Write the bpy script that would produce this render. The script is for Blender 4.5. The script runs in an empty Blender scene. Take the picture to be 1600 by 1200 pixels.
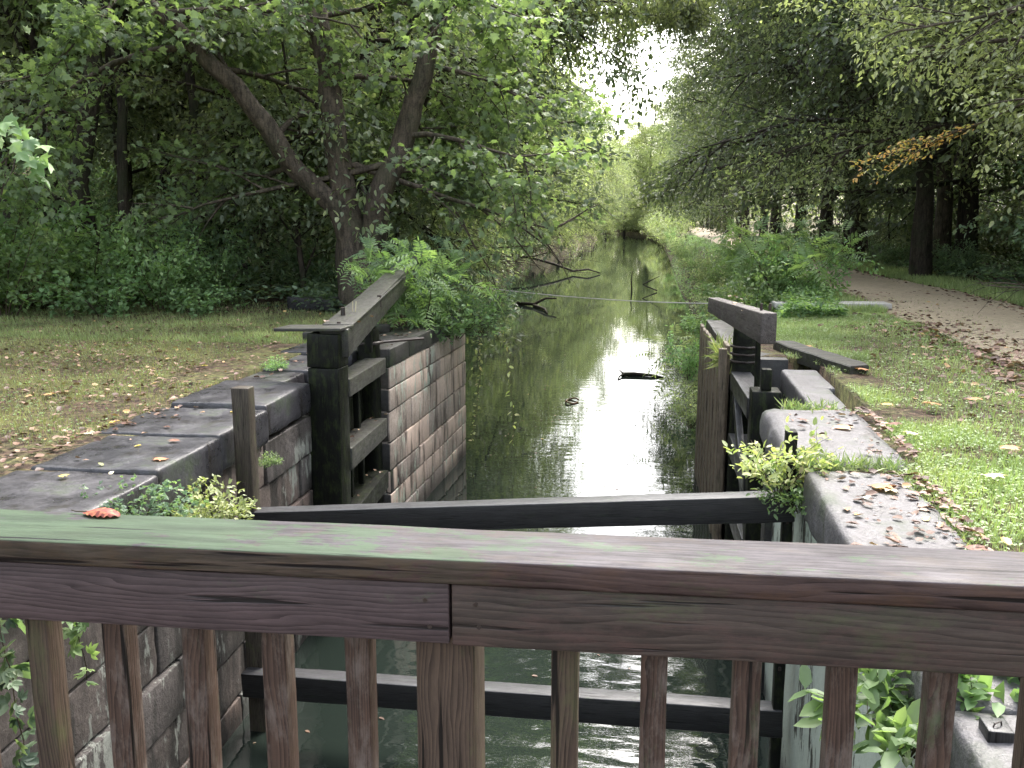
import bpy, math, random
import numpy as np
from mathutils import Vector, Matrix, noise as mnoise

random.seed(7)
RNG = np.random.default_rng(7)
scene = bpy.context.scene
COL = scene.collection
WATER_Z = -2.68
rad = math.radians

# ------------------------------------------------------------------ scene objects
WM = {}

def tag(o, label=None, cat=None, group=None, kind=None):
    if label: o['label'] = label
    if cat: o['category'] = cat
    if group: o['group'] = group
    if kind: o['kind'] = kind
    return o

def thing(name, label, cat, loc=(0, 0, 0), group=None, rz=0.0, scale=1.0):
    o = bpy.data.objects.new(name, None)
    o.empty_display_size = 0.2
    COL.objects.link(o)
    o.location = loc
    o.rotation_euler = (0, 0, rz)
    o.scale = (scale,) * 3 if not isinstance(scale, tuple) else scale
    WM[o.name] = Matrix.Translation(loc)      # children are written in world metres around this base
    return tag(o, label, cat, group)

def put(name, mesh, mat, parent=None, M=None):
    """link a mesh; M is its world matrix, children follow their parent"""
    o = bpy.data.objects.new(name, mesh)
    COL.objects.link(o)
    if mat is not None:
        mesh.materials.clear()
        mesh.materials.append(mat)
    M = M or Matrix.Identity(4)
    o.matrix_basis = M
    if parent is not None:
        o.parent = parent
        o.matrix_parent_inverse = WM[parent.name].inverted()
    WM[o.name] = M
    return o

def dup(root, loc, rz=0.0, scale=1.0, label=None, group=None, cat=None):
    r = root.copy(); COL.objects.link(r)
    r.location = loc; r.rotation_euler = (0, 0, rz)
    r.scale = (scale,) * 3 if not isinstance(scale, tuple) else scale
    if label: r['label'] = label
    if group: r['group'] = group
    if cat: r['category'] = cat
    for ch in list(root.children):
        c = ch.copy(); COL.objects.link(c); c.parent = r; c.matrix_parent_inverse = ch.matrix_parent_inverse.copy()
        for g in list(ch.children):
            d = g.copy(); COL.objects.link(d); d.parent = c; d.matrix_parent_inverse = g.matrix_parent_inverse.copy()
    return r

# ------------------------------------------------------------------ mesh helpers
def mesh_from(name, V, F, smooth=False, tint=None):
    me = bpy.data.meshes.new(name)
    me.from_pydata([tuple(v) for v in V], [], F)
    if smooth:
        me.polygons.foreach_set('use_smooth', np.ones(len(me.polygons), bool))
    if tint is not None:
        a = me.attributes.new('tint', 'FLOAT', 'FACE')
        a.data.foreach_set('value', np.asarray(tint, np.float32))
    me.update()
    return me

def fast_mesh(name, V, faces, tint=None, smooth=False):
    """V (n,3); faces: list of (k,m) int arrays of equal-size polygons"""
    me = bpy.data.meshes.new(name)
    V = np.ascontiguousarray(V, np.float32)
    me.vertices.add(len(V)); me.vertices.foreach_set('co', V.ravel())
    loops = np.concatenate([f.ravel() for f in faces]).astype(np.int32)
    tot = np.concatenate([np.full(len(f), f.shape[1], np.int32) for f in faces])
    start = np.concatenate([[0], np.cumsum(tot)[:-1]]).astype(np.int32)
    me.loops.add(len(loops)); me.loops.foreach_set('vertex_index', loops)
    me.polygons.add(len(tot)); me.polygons.foreach_set('loop_start', start)
    try: me.polygons.foreach_set('loop_total', tot)
    except Exception: pass
    if smooth: me.polygons.foreach_set('use_smooth', np.ones(len(tot), bool))
    if tint is not None:
        a = me.attributes.new('tint', 'FLOAT', 'FACE')
        a.data.foreach_set('value', np.asarray(tint, np.float32))
    me.update(calc_edges=True)
    return me

SHAPES = {
    'oval': (np.array([[0,0,0],[.28,.24,.05],[.68,.20,.03],[1,0,-.10],[.68,-.20,.03],[.28,-.24,.05]]), [[0,1,2,3],[0,3,4,5]]),
    'narrow': (np.array([[0,0,0],[.3,.13,.03],[.68,.11,.0],[1,0,-.14],[.68,-.11,.0],[.3,-.13,.03]]), [[0,1,2,3],[0,3,4,5]]),
    'diamond': (np.array([[0,0,0],[.45,.33,.06],[1,0,-.06],[.45,-.33,.06]]), [[0,1,2,3]]),
    'blade': (np.array([[0,.045,0],[0,-.045,0],[.55,-.035,.07],[.55,.035,.07],[1,0,.3]]), [[0,1,2,3],[3,2,4,4]]),
    'maple': (np.array([[0,0,0],[.10,.30,0],[.02,.52,-.06],[.34,.36,.03],[.52,.60,-.08],[.60,.26,.04],[.72,.22,.02],[1.05,0,-.12],
                        [.72,-.22,.02],[.60,-.26,.04],[.52,-.60,-.08],[.34,-.36,.03],[.02,-.52,-.06],[.10,-.30,0]]),
              [[0,1,2,3],[0,3,4,5],[0,5,6,7],[0,7,8,9],[0,9,10,11],[0,11,12,13]]),
    'litter': (np.array([[0,0,0],[.2,.30,.10],[.62,.30,.16],[1,.05,.02],[.6,-.26,.12],[.22,-.28,-.02],[.5,0,-.03]]),
               [[0,6,2,1],[6,3,2,2],[0,5,4,6],[6,4,3,3]]),
}

def norm(a):
    return a / np.maximum(np.linalg.norm(a, axis=1, keepdims=True), 1e-9)

def leaves(name, P, D, Nn, S, shape='oval', tint=None):
    T, F = SHAPES[shape]
    D = norm(D); side = norm(np.cross(Nn, D)); up = np.cross(D, side)
    n, k = len(P), len(T)
    V = (P[:, None, :] + S[:, None, None] * (T[None, :, 0, None] * D[:, None, :] + T[None, :, 1, None] * side[:, None, :] + T[None, :, 2, None] * up[:, None, :])).reshape(-1, 3)
    base = (np.arange(n) * k)[:, None]
    if tint is None: tint = RNG.random(n)
    quads, tris, tq, tt = [], [], [], []
    for f in F:
        if len(set(f)) == 4: quads.append(base + np.array(f)[None, :]); tq.append(tint)
        else:
            g = list(dict.fromkeys(f)); tris.append(base + np.array(g)[None, :]); tt.append(tint)
    faces, tn = [], []
    if quads: faces.append(np.concatenate(quads)); tn += tq
    if tris: faces.append(np.concatenate(tris)); tn += tt
    return fast_mesh(name, V, faces, np.concatenate(tn))

def tube(V, F, pts, rads, seg=8, wob=0.0):
    """append a tapered tube to V,F"""
    pts = [Vector(p) for p in pts]
    n0 = len(V); ref = Vector((0.13, 0.97, 0.21))
    for i, p in enumerate(pts):
        t = (pts[min(i + 1, len(pts) - 1)] - pts[max(i - 1, 0)])
        t = t.normalized() if t.length > 1e-6 else Vector((0, 0, 1))
        if abs(t.dot(ref)) > .95: ref = Vector((1, 0, .1))
        a = t.cross(ref).normalized(); b = t.cross(a)
        for j in range(seg):
            an = 2 * math.pi * j / seg
            r = rads[i] * (1 + (wob * mnoise.noise(Vector((math.cos(an) * 1.5, math.sin(an) * 1.5, i * .45 + p.x))) if wob else 0))
            V.append(p + a * math.cos(an) * r + b * math.sin(an) * r)
        if i:
            for j in range(seg):
                j2 = (j + 1) % seg
                F.append((n0 + (i - 1) * seg + j, n0 + (i - 1) * seg + j2, n0 + i * seg + j2, n0 + i * seg + j))
    F.append(tuple(n0 + (len(pts) - 1) * seg + j for j in range(seg)))

def axis_list(h, r, res):
    L = [-h, -h + .3 * r, -h + r]
    m = max(1, int(round((2 * h - 2 * r) / res)))
    L += [-h + r + (2 * h - 2 * r) * i / m for i in range(1, m)]
    L += [h - r, h - .3 * r, h]
    return L

def rough_block(name, dims, r=.01, res=.15, amp=.004, freq=3.0, seed=0, center=(0, 0, 0), data=None, big=0.0):
    """a worn block: rounded edges, surface wander. dims = full sizes. Appends to data=(V,F,T) if given"""
    hx, hy, hz = [d / 2 for d in dims]
    r = min(r, hx * .9, hy * .9, hz * .9)
    ax = [axis_list(h, r, res) for h in (hx, hy, hz)]
    V, F = ([], []) if data is None else (data[0], data[1])
    key = {}
    h = (hx, hy, hz); off = Vector((seed * 7.31, seed * 3.17, seed * 1.93))
    C = Vector(center)
    def vid(p):
        k = (round(p[0], 5), round(p[1], 5), round(p[2], 5))
        if k in key: return key[k]
        q = Vector([max(-h[i] + r, min(h[i] - r, p[i])) for i in range(3)])
        d = Vector(p) - q
        w = Vector(p)
        nn = d.normalized() if d.length > 1e-9 else Vector((0, 0, 1))
        if d.length > 1e-9: w = q + nn * r
        if amp:
            w = w + nn * amp * (mnoise.noise(w * freq + off) + .5 * mnoise.noise(w * freq * 3.1 + off))
        if big:
            b = mnoise.noise(w * .8 + off) * big
            w = w + nn * b
        key[k] = len(V); V.append(w + C); return key[k]
    for a in range(3):
        b, c = (a + 1) % 3, (a + 2) % 3
        for s in (-1, 1):
            for i in range(len(ax[b]) - 1):
                for j in range(len(ax[c]) - 1):
                    q = []
                    for (ii, jj) in ((i, j), (i + 1, j), (i + 1, j + 1), (i, j + 1)):
                        p = [0, 0, 0]; p[a] = s * h[a]; p[b] = ax[b][ii]; p[c] = ax[c][jj]; q.append(vid(p))
                    F.append(tuple(q) if s > 0 else tuple(reversed(q)))
    if data is None: return mesh_from(name, V, F, smooth=True)

def timber(name, p0, p1, w, h, mat, parent=None, bev=.008, amp=.003, up=(0, 0, 1), res=.12, seed=None, taper=None, freq=3.0):
    """sawn timber from p0 to p1 (centre line); w sideways, h along up. Grain runs along local X"""
    p0, p1 = Vector(p0), Vector(p1)
    x = (p1 - p0); L = x.length; x.normalize()
    up = Vector(up)
    if abs(x.dot(up)) > .95: up = Vector((0, 1, 0))
    y = up.cross(x).normalized(); z = x.cross(y)
    M = Matrix((( x.x, y.x, z.x, (p0.x + p1.x) / 2), (x.y, y.y, z.y, (p0.y + p1.y) / 2), (x.z, y.z, z.z, (p0.z + p1.z) / 2), (0, 0, 0, 1)))
    me = rough_block(name, (L, w, h), bev, res, amp, freq, seed if seed is not None else random.random() * 50)
    if taper:
        for v in me.vertices:
            t = (v.co.x + L / 2) / L; k = 1 + (taper - 1) * t
            v.co.z = h / 2 + (v.co.z - h / 2) * k
    return put(name, me, mat, parent, M)

# ------------------------------------------------------------------ material helpers
class NT:
    def __init__(s, name):
        s.m = bpy.data.materials.new(name); s.m.use_nodes = True
        s.t = s.m.node_tree; s.t.nodes.clear()
        s.out = s.t.nodes.new('ShaderNodeOutputMaterial')
    def n(s, typ, props=None, **ins):
        nd = s.t.nodes.new('ShaderNode' + typ)
        for k, v in (props or {}).items(): setattr(nd, k, v)
        for k, v in ins.items():
            k = k.replace('_', ' ')
            if k.isdigit(): k = int(k)
            sock = nd.inputs[k]
            if isinstance(v, bpy.types.NodeSocket): s.t.links.new(v, sock)
            elif v is not None:
                if isinstance(v, (tuple, list)) and len(v) == 3 and sock.type == 'RGBA': v = (*v, 1)
                sock.default_value = v
        return nd
    def ramp(s, fac, stops, interp='LINEAR'):
        nd = s.t.nodes.new('ShaderNodeValToRGB'); nd.color_ramp.interpolation = interp
        e = nd.color_ramp.elements
        while len(e) < len(stops): e.new(.5)
        for i, (p, c) in enumerate(stops):
            e[i].position = p
            c = (c, c, c) if not isinstance(c, (tuple, list)) else c
            e[i].color = (*c, 1)
        s.t.links.new(fac, nd.inputs[0]); return nd.outputs[0]
    def mix(s, f, a, b, mode='MIX'):
        nd = s.t.nodes.new('ShaderNodeMix'); nd.data_type = 'RGBA'; nd.blend_type = mode
        for sock, v in ((nd.inputs[0], f), (nd.inputs[6], a), (nd.inputs[7], b)):
            if isinstance(v, bpy.types.NodeSocket): s.t.links.new(v, sock)
            else: sock.default_value = (*v, 1) if isinstance(v, (tuple, list)) else v
        return nd.outputs[2]
    def math(s, op, a, b=None, clamp=False):
        nd = s.t.nodes.new('ShaderNodeMath'); nd.operation = op; nd.use_clamp = clamp
        for i, v in enumerate((a, b)):
            if v is None: continue
            if isinstance(v, bpy.types.NodeSocket): s.t.links.new(v, nd.inputs[i])
            else: nd.inputs[i].default_value = v
        return nd.outputs[0]
    def coords(s, kind='Object', rand=True):
        c = s.n('TexCoord').outputs[kind]
        if rand:
            r = s.n('ObjectInfo').outputs['Random']
            sc = s.n('VectorMath', {'operation': 'SCALE'}, Scale=None)
            cb = s.n('CombineXYZ', X=r, Y=r, Z=r).outputs[0]
            s.t.links.new(cb, sc.inputs[0]); sc.inputs['Scale'].default_value = 23.0
            ad = s.n('VectorMath', {'operation': 'ADD'})
            s.t.links.new(c, ad.inputs[0]); s.t.links.new(sc.outputs[0], ad.inputs[1])
            c = ad.outputs[0]
        return c
    def map(s, v, scale=(1, 1, 1), rot=(0, 0, 0), loc=(0, 0, 0)):
        return s.n('Mapping', None, Vector=v, Scale=scale, Rotation=rot, Location=loc).outputs[0]
    def noise(s, v, scale, detail=4, rough=.55, dist=0.0):
        return s.n('TexNoise', None, Vector=v, Scale=scale, Detail=detail, Roughness=rough, Distortion=dist).outputs[0]
    def bump(s, h, strength=.3, dist=.01, normal=None):
        return s.n('Bump', None, Height=h, Strength=strength, Distance=dist, Normal=normal).outputs[0]
    def surf(s, color, rough=.6, normal=None, spec=.4, **kw):
        p = s.n('BsdfPrincipled', None, Base_Color=color, Roughness=rough, Normal=normal, **kw)
        p.inputs['Specular IOR Level'].default_value = spec
        s.t.links.new(p.outputs[0], s.out.inputs[0]); return p

def wood_mat(name, dark, light, spec=.4, side=None, algae=(.05, .075, .035), algae_amt=.45, rough=(.42, .7), axis_alg=None, ring=10.0, weather=None, bumps=.35, contrast=1.0):
    t = NT(name)
    c = t.coords()
    wn0 = t.noise(t.map(c, (1.6, 9, 9)), 1.0, 3, .55)
    # growth rings seen on the face: broad bands bent by knots, plus hair-fine grain
    cc = t.n('VectorMath', {'operation': 'ADD'})
    t.t.links.new(t.map(c, (.10, 1, 1)), cc.inputs[0])
    sc = t.n('VectorMath', {'operation': 'SCALE'}); cb = t.n('CombineXYZ', X=0.0, Y=wn0, Z=wn0).outputs[0]
    t.t.links.new(cb, sc.inputs[0]); sc.inputs['Scale'].default_value = .045
    t.t.links.new(sc.outputs[0], cc.inputs[1])
    wv = t.n('TexWave', {'wave_type': 'RINGS', 'rings_direction': 'X', 'wave_profile': 'SAW'}, Vector=t.map(cc.outputs[0], (1, 1, 1), loc=(0, .031, .017)), Scale=ring * 4.2, Distortion=1.2, Detail=2.0, Detail_Scale=3.0, Detail_Roughness=.6).outputs[1]
    fine = t.noise(t.map(c, (9, 200, 200)), 1.0, 4, .7)
    mid = t.noise(t.map(c, (4.5, 42, 42)), 1.0, 6, .7)
    fac = t.math('ADD', t.math('MULTIPLY', wv, .26 * contrast), t.math('ADD', t.math('MULTIPLY', fine, .40), t.math('MULTIPLY', mid, .55)))
    col = t.ramp(fac, [(.42, dark), (.60, tuple(a * .45 + b * .55 for a, b in zip(dark, light))), (.82, light)])
    blot = t.noise(t.map(c, (4, 11, 11)), 1.3, 7, .74)
    col = t.mix(t.ramp(blot, [(.40, .0), (.64, .7)]), col, t.mix(.45, col, tuple(x * .4 for x in dark)), 'MIX')
    if weather:
        wn = t.noise(t.map(c, (5, 14, 14), loc=(4, 1, 2)), 1.7, 7, .75)
        col = t.mix(t.ramp(wn, [(.48, .0), (.64, .65)]), col, weather)
    an = t.noise(t.map(c, (4.5, 10, 10), loc=(9, 3, 1)), 1.4, 8, .76)
    am = t.ramp(an, [(.62 - algae_amt * .35, 0.0), (.76 - algae_amt * .2, 1.0)])
    if axis_alg:
        lo, hi, cut = axis_alg           # growth fades along the timber's own length
        x = t.n('SeparateXYZ', None, Vector=t.n('TexCoord').outputs['Object']).outputs[0]
        k = t.math('DIVIDE', t.math('SUBTRACT', x, lo), hi - lo, True)
        am = t.ramp(t.math('ADD', t.math('ADD', t.math('MULTIPLY', k, .85), .16), t.math('MULTIPLY', t.math('SUBTRACT', an, .5), 4.6)), [(.38, 1.0), (.56, 0.0)])
        nz = t.n('SeparateXYZ', None, Vector=t.n('NewGeometry').outputs['Normal']).outputs[2]
        am = t.math('MULTIPLY', am, t.ramp(nz, [(.3, .25), (.8, 1.0)]))
    col = t.mix(t.math('MULTIPLY', am, .8), col, t.mix(t.ramp(mid, [(.4, 0.0), (.6, 1.0)]), algae, tuple(x * 1.7 for x in algae)))
    rg = t.ramp(blot, [(.35, rough[0]), (.65, rough[1])])
    crack = t.ramp(t.noise(t.map(c, (2.4, 70, 70), loc=(3, 3, 3)), 1.0, 3, .5), [(.33, 0.0), (.38, 1.0)])
    col = t.mix(crack, tuple(x * .25 for x in dark), col)
    h = t.math('ADD', t.math('MULTIPLY', fine, .6), t.math('ADD', t.math('MULTIPLY', mid, .6), t.math('MULTIPLY', crack, .7)))
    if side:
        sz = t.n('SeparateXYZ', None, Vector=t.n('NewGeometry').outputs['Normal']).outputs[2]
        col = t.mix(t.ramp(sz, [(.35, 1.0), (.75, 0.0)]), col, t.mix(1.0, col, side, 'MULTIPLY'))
    t.surf(col, rg, t.bump(h, bumps * 1.6, .003), spec)
    return t.m

def stone_mat(name, dark, light, stain=(.02, .018, .016), stain_amt=.5, lichen=(.42, .46, .38), lichen_amt=0.0, rough=(.3, .7), tinted=True, scale=1.0,
              green=0.0, streak=True, bumps=.5, pink=None, top_dark=None):
    t = NT(name)
    c = t.coords(rand=False)
    n1 = t.noise(c, 2.2 * scale, 6, .62); n2 = t.noise(c, 22 * scale, 5, .65); n3 = t.noise(c, 90, 3, .6)
    col = t.ramp(t.math('ADD', t.math('MULTIPLY', n1, .55), t.math('MULTIPLY', n2, .45)), [(.35, dark), (.68, light)])
    col = t.mix(t.ramp(n3, [(.3, .35), (.6, 0.0)]), col, tuple(x * .4 for x in dark))
    if tinted:
        at = t.n('Attribute', {'attribute_name': 'tint'}).outputs['Fac']
        col = t.mix(1.0, col, t.ramp(at, [(0, (.62, .62, .64)), (.5, (.95, .92, .9)), (1, (1.25, 1.1, 1.02))]), 'MULTIPLY')
        if pink: col = t.mix(t.ramp(at, [(.35, 0.0), (.9, .6)]), col, pink)
    if streak:
        sn = t.noise(t.map(c, (3.2, 3.2, .55)), 1.5, 5, .6)
        col = t.mix(t.ramp(sn, [(.60 - stain_amt * .25, 0.0), (.70 - stain_amt * .2, .88)]), col, stain)
    if green:
        gn = t.noise(c, 3.1, 5, .6)
        col = t.mix(t.ramp(gn, [(.62 - green * .3, 0.0), (.75 - green * .2, .7)]), col, (.035, .05, .025))
    if lichen_amt:
        ln = t.noise(t.map(c, (5, 5, 1.5)), 2.0, 9, .72)
        l2 = t.noise(t.map(c, (1, 1, .6), loc=(5, 0, 0)), 1.6, 3, .5)
        lm = t.ramp(t.math('ADD', t.math('MULTIPLY', ln, .62), t.math('MULTIPLY', l2, .4)), [(.60 - lichen_amt * .16, 0.0), (.625 - lichen_amt * .16, 1.0)])
        if top_dark is not None:
            z = t.n('SeparateXYZ', None, Vector=t.n('NewGeometry').outputs['Position']).outputs[2]
            lm = t.math('MULTIPLY', lm, t.ramp(t.math('SUBTRACT', top_dark, z), [(0.0, 0.0), (.12, 1.0)]))
        col = t.mix(lm, col, t.mix(n2, tuple(x * .6 for x in lichen), lichen))
    z = t.n('SeparateXYZ', None, Vector=t.n('NewGeometry').outputs['Position']).outputs[2]
    wet = t.ramp(t.math('ADD', t.math('SUBTRACT', z, WATER_Z), t.math('MULTIPLY', n1, .25)), [(.18, .35), (.42, 1.0)])
    col = t.mix(1.0, col, wet, 'MULTIPLY')
    h = t.math('ADD', t.math('MULTIPLY', n1, .5), t.math('ADD', t.math('MULTIPLY', n2, .5), t.math('MULTIPLY', n3, .2)))
    t.surf(col, t.ramp(n1, [(.35, rough[0]), (.65, rough[1])]), t.bump(h, bumps, .02), .45)
    return t.m

def leaf_mat(name, stops, trans=.35, rough=.45, vary=.25, spec=.35, dead=None):
    t = NT(name)
    at = t.n('Attribute', {'attribute_name': 'tint'}).outputs['Fac']
    col = t.ramp(at, stops)
    pos = t.n('NewGeometry').outputs['Position']
    cl = t.noise(pos, .55, 3, .6)
    col = t.mix(1.0, col, t.ramp(cl, [(.3, 1 - vary * 1.6), (.7, 1 + vary)]), 'MULTIPLY')
    r = t.n('ObjectInfo').outputs['Random']
    hs = t.n('HueSaturation', None, Color=col, Hue=t.math('ADD', .492, t.math('MULTIPLY', r, .028)), Saturation=.84, Value=t.math('ADD', .98, t.math('MULTIPLY', r, .3)))
    col = hs.outputs[0]
    p = t.n('BsdfPrincipled', None, Base_Color=col, Roughness=rough); p.inputs['Specular IOR Level'].default_value = spec
    tr = t.n('BsdfTranslucent', None, Color=t.mix(1.0, col, (1.35, 1.5, .7), 'MULTIPLY'))
    mx = t.n('MixShader', None, Fac=trans)
    t.t.links.new(p.outputs[0], mx.inputs[1]); t.t.links.new(tr.outputs[0], mx.inputs[2])
    t.t.links.new(mx.outputs[0], t.out.inputs[0])
    return t.m

def bark_mat(name, dark, light, moss=.3):
    t = NT(name)
    c = t.coords()
    v = t.n('TexVoronoi', {'feature': 'DISTANCE_TO_EDGE'}, Vector=t.map(c, (14, 14, 3.0)), Scale=1.0).outputs[0]
    n1 = t.noise(t.map(c, (6, 6, 1.6)), 1.6, 6, .65); n2 = t.noise(c, 1.3, 4, .6); n3 = t.noise(c, 35, 4, .6)
    f = t.math('ADD', t.math('MULTIPLY', t.ramp(v, [(0, 0.0), (.25, 1.0)]), .10), t.math('ADD', t.math('MULTIPLY', n1, .6), t.math('MULTIPLY', n3, .35)))
    col = t.ramp(f, [(.38, dark), (.68, light)])
    col = t.mix(t.ramp(n2, [(.52, 0.0), (.68, moss)]), col, (.035, .05, .02))
    t.surf(col, .8, t.bump(f, .8, .03), .25)
    return t.m

# ------------------------------------------------------------------ materials
M = {}
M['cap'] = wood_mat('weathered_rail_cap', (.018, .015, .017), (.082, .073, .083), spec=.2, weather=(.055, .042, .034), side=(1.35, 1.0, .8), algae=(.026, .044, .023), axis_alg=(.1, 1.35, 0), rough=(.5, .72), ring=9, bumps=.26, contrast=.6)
M['board_l'] = wood_mat('purple_brown_board', (.026, .018, .018), (.095, .068, .070), spec=.3, algae_amt=.0, rough=(.45, .65), ring=12, bumps=.3, contrast=1.3)
M['board_r'] = wood_mat('brown_green_board', (.024, .018, .015), (.088, .066, .056), spec=.3, algae=(.045, .05, .026), algae_amt=.25, rough=(.45, .65), ring=9, bumps=.3, weather=(.085, .05, .045))
M['bal'] = wood_mat('red_brown_baluster', (.017, .010, .008), (.085, .053, .040), spec=.3, algae_amt=.1, rough=(.45, .7), ring=16, contrast=1.5, weather=(.15, .125, .11))
M['bal_g'] = wood_mat('greenish_baluster', (.024, .016, .012), (.10, .070, .052), spec=.3, algae=(.05, .052, .024), algae_amt=.3, rough=(.45, .7), ring=16, contrast=1.3)
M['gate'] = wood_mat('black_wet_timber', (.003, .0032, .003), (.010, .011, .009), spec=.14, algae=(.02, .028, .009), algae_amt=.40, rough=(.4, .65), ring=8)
M['gatebeam'] = wood_mat('dark_balance_timber', (.015, .015, .014), (.066, .064, .058), spec=.25, algae=(.03, .038, .014), algae_amt=.35, rough=(.38, .6), ring=8)
M['strut'] = wood_mat('dark_strut_timber', (.016, .016, .0165), (.085, .085, .09), spec=.3, side=(.38, .37, .36), algae_amt=.1, rough=(.3, .5), ring=8)  # side darkens faces not looking up: shade painted in, top left lit grey
M['post'] = wood_mat('brown_weathered_post', (.02, .016, .012), (.085, .07, .055), spec=.25, algae=(.04, .045, .02), algae_amt=.3, rough=(.5, .7), ring=8)
M['greybeam'] = wood_mat('grey_cracked_timber', (.02, .015, .013), (.12, .105, .10), algae_amt=.1, rough=(.5, .75), ring=8, weather=(.03, .02, .018), bumps=.6)
M['plank'] = wood_mat('weathered_planks', (.05, .036, .022), (.24, .19, .135), algae=(.05, .05, .025), algae_amt=.25, rough=(.5, .8), ring=9, bumps=.6, weather=(.045, .035, .025))
M['coping'] = stone_mat('wet_dark_coping', (.016, .016, .019), (.08, .08, .092), stain_amt=.15, rough=(.22, .5), green=.15, scale=1.3, bumps=.55)
M['wall_near'] = stone_mat('stained_grey_masonry', (.03, .027, .025), (.165, .145, .135), stain_amt=.55, lichen=(.26, .27, .24), lichen_amt=.22, rough=(.45, .8), pink=(.17, .12, .10), top_dark=-.45, bumps=.9)
M['wall_far'] = stone_mat('pale_pink_sandstone', (.27, .225, .19), (.68, .58, .50), stain=(.04, .028, .022), stain_amt=.42, lichen_amt=.25, rough=(.5, .8), pink=(.56, .45, .38), bumps=.8)
M['dark_stone'] = stone_mat('black_damp_stone', (.018, .018, .018), (.075, .072, .068), stain_amt=.3, rough=(.4, .7), green=.3)
M['coping_r'] = stone_mat('pale_worn_coping', (.038, .036, .038), (.165, .158, .168), stain=(.045, .04, .038), stain_amt=.05, streak=True, green=.25, rough=(.4, .65), scale=1.6, bumps=.7, tinted=False)
M['wall_r'] = stone_mat('lichen_spotted_wall', (.02, .02, .017), (.09, .085, .07), stain_amt=.2, lichen=(.46, .52, .45), lichen_amt=.95, rough=(.5, .8), tinted=False, top_dark=-.12)
M['slab'] = stone_mat('pale_concrete', (.30, .28, .27), (.55, .53, .50), stain_amt=0, streak=False, rough=(.6, .8), tinted=False)
M['iron'] = stone_mat('rusty_iron', (.012, .009, .008), (.05, .032, .024), stain_amt=0, streak=False, rough=(.4, .7), tinted=False)
M['bark'] = bark_mat('maple_bark', (.022, .018, .014), (.125, .10, .078), .35)
M['bark_dark'] = bark_mat('dark_bark', (.012, .01, .008), (.065, .052, .04), .5)
M['twig'] = bark_mat('twig_bark', (.03, .024, .015), (.11, .085, .055), .2)
M['leaf_maple'] = leaf_mat('maple_leaves', [(0, (.075, .105, .06)), (.45, (.14, .19, .09)), (.85, (.23, .30, .12)), (1, (.36, .40, .16))], .5)
M['leaf_dark'] = leaf_mat('dark_woodland_leaves', [(0, (.08, .105, .068)), (.55, (.16, .195, .115)), (.9, (.26, .285, .16)), (1, (.36, .35, .18))], .46)
M['leaf_mid'] = leaf_mat('olive_leaves', [(0, (.115, .14, .085)), (.5, (.205, .24, .135)), (.88, (.32, .35, .19)), (1, (.45, .43, .22))], .5)
M['leaf_deep'] = leaf_mat('deep_shade_leaves', [(0, (.045, .062, .042)), (.55, (.10, .125, .072)), (.9, (.17, .195, .10)), (1, (.26, .26, .12))], .42)  # darker copy of the woodland leaves, the right wood's shade painted into it
M['leaf_light'] = leaf_mat('pale_green_leaves', [(0, (.17, .20, .11)), (.5, (.31, .35, .19)), (.93, (.47, .49, .30)), (1, (.60, .54, .24))], .48)
M['leaf_far'] = leaf_mat('hazed_far_leaves', [(0, (.12, .15, .075)), (.5, (.22, .26, .12)), (1, (.34, .36, .17))], .48)  # distance haze put into the pale yellow-green leaf colour
M['leaf_herb'] = leaf_mat('fresh_herb_leaves', [(0, (.09, .155, .065)), (.5, (.165, .27, .10)), (1, (.29, .40, .15))], .46)
M['leaf_shade'] = leaf_mat('shade_shrub_leaves', [(0, (.08, .13, .085)), (.6, (.15, .235, .135)), (1, (.25, .33, .165))], .46)
M['leaf_yellow'] = leaf_mat('yellowing_leaves', [(0, (.17, .23, .07)), (.4, (.34, .37, .13)), (.8, (.50, .48, .22)), (1, (.42, .30, .22))], .4)
M['leaf_orange'] = leaf_mat('orange_autumn_leaves', [(0, (.22, .26, .10)), (.3, (.45, .40, .12)), (.6, (.66, .40, .09)), (1, (.60, .28, .06))], .45)
M['grass'] = leaf_mat('lawn_grass', [(0, (.12, .165, .055)), (.5, (.23, .30, .095)), (1, (.46, .47, .20))], .3)
M['grass_dry'] = leaf_mat('mossy_yellow_grass', [(0, (.11, .125, .045)), (.5, (.21, .23, .08)), (1, (.36, .34, .14))], .3)
M['clover'] = leaf_mat('clover_leaves', [(0, (.17, .26, .11)), (.6, (.29, .40, .18)), (1, (.48, .55, .29))], .35)
M['litter'] = leaf_mat('brown_leaf_litter', [(0, (.05, .022, .014)), (.35, (.12, .055, .032)), (.7, (.20, .11, .065)), (.93, (.32, .20, .13)), (1, (.5, .28, .06))], .08, .5)
M['leaf_red'] = leaf_mat('red_fallen_leaf', [(0, (.13, .022, .010)), (.6, (.30, .05, .015)), (1, (.42, .15, .03))], .08, .5, spec=.2)
M['leaf_brown'] = leaf_mat('brown_fallen_leaf', [(0, (.14, .055, .03)), (1, (.22, .10, .055))], .1, .4)
M['leaf_gold'] = leaf_mat('gold_fallen_leaf', [(0, (.6, .36, .04)), (1, (.65, .45, .05))], .15, .4)
M['leaf_cream'] = leaf_mat('cream_fallen_leaf', [(0, (.5, .42, .28)), (1, (.6, .5, .3))], .15, .4)
M['leaf_rust'] = leaf_mat('rust_fallen_leaf', [(0, (.42, .15, .05)), (1, (.5, .2, .07))], .12, .4)

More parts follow.
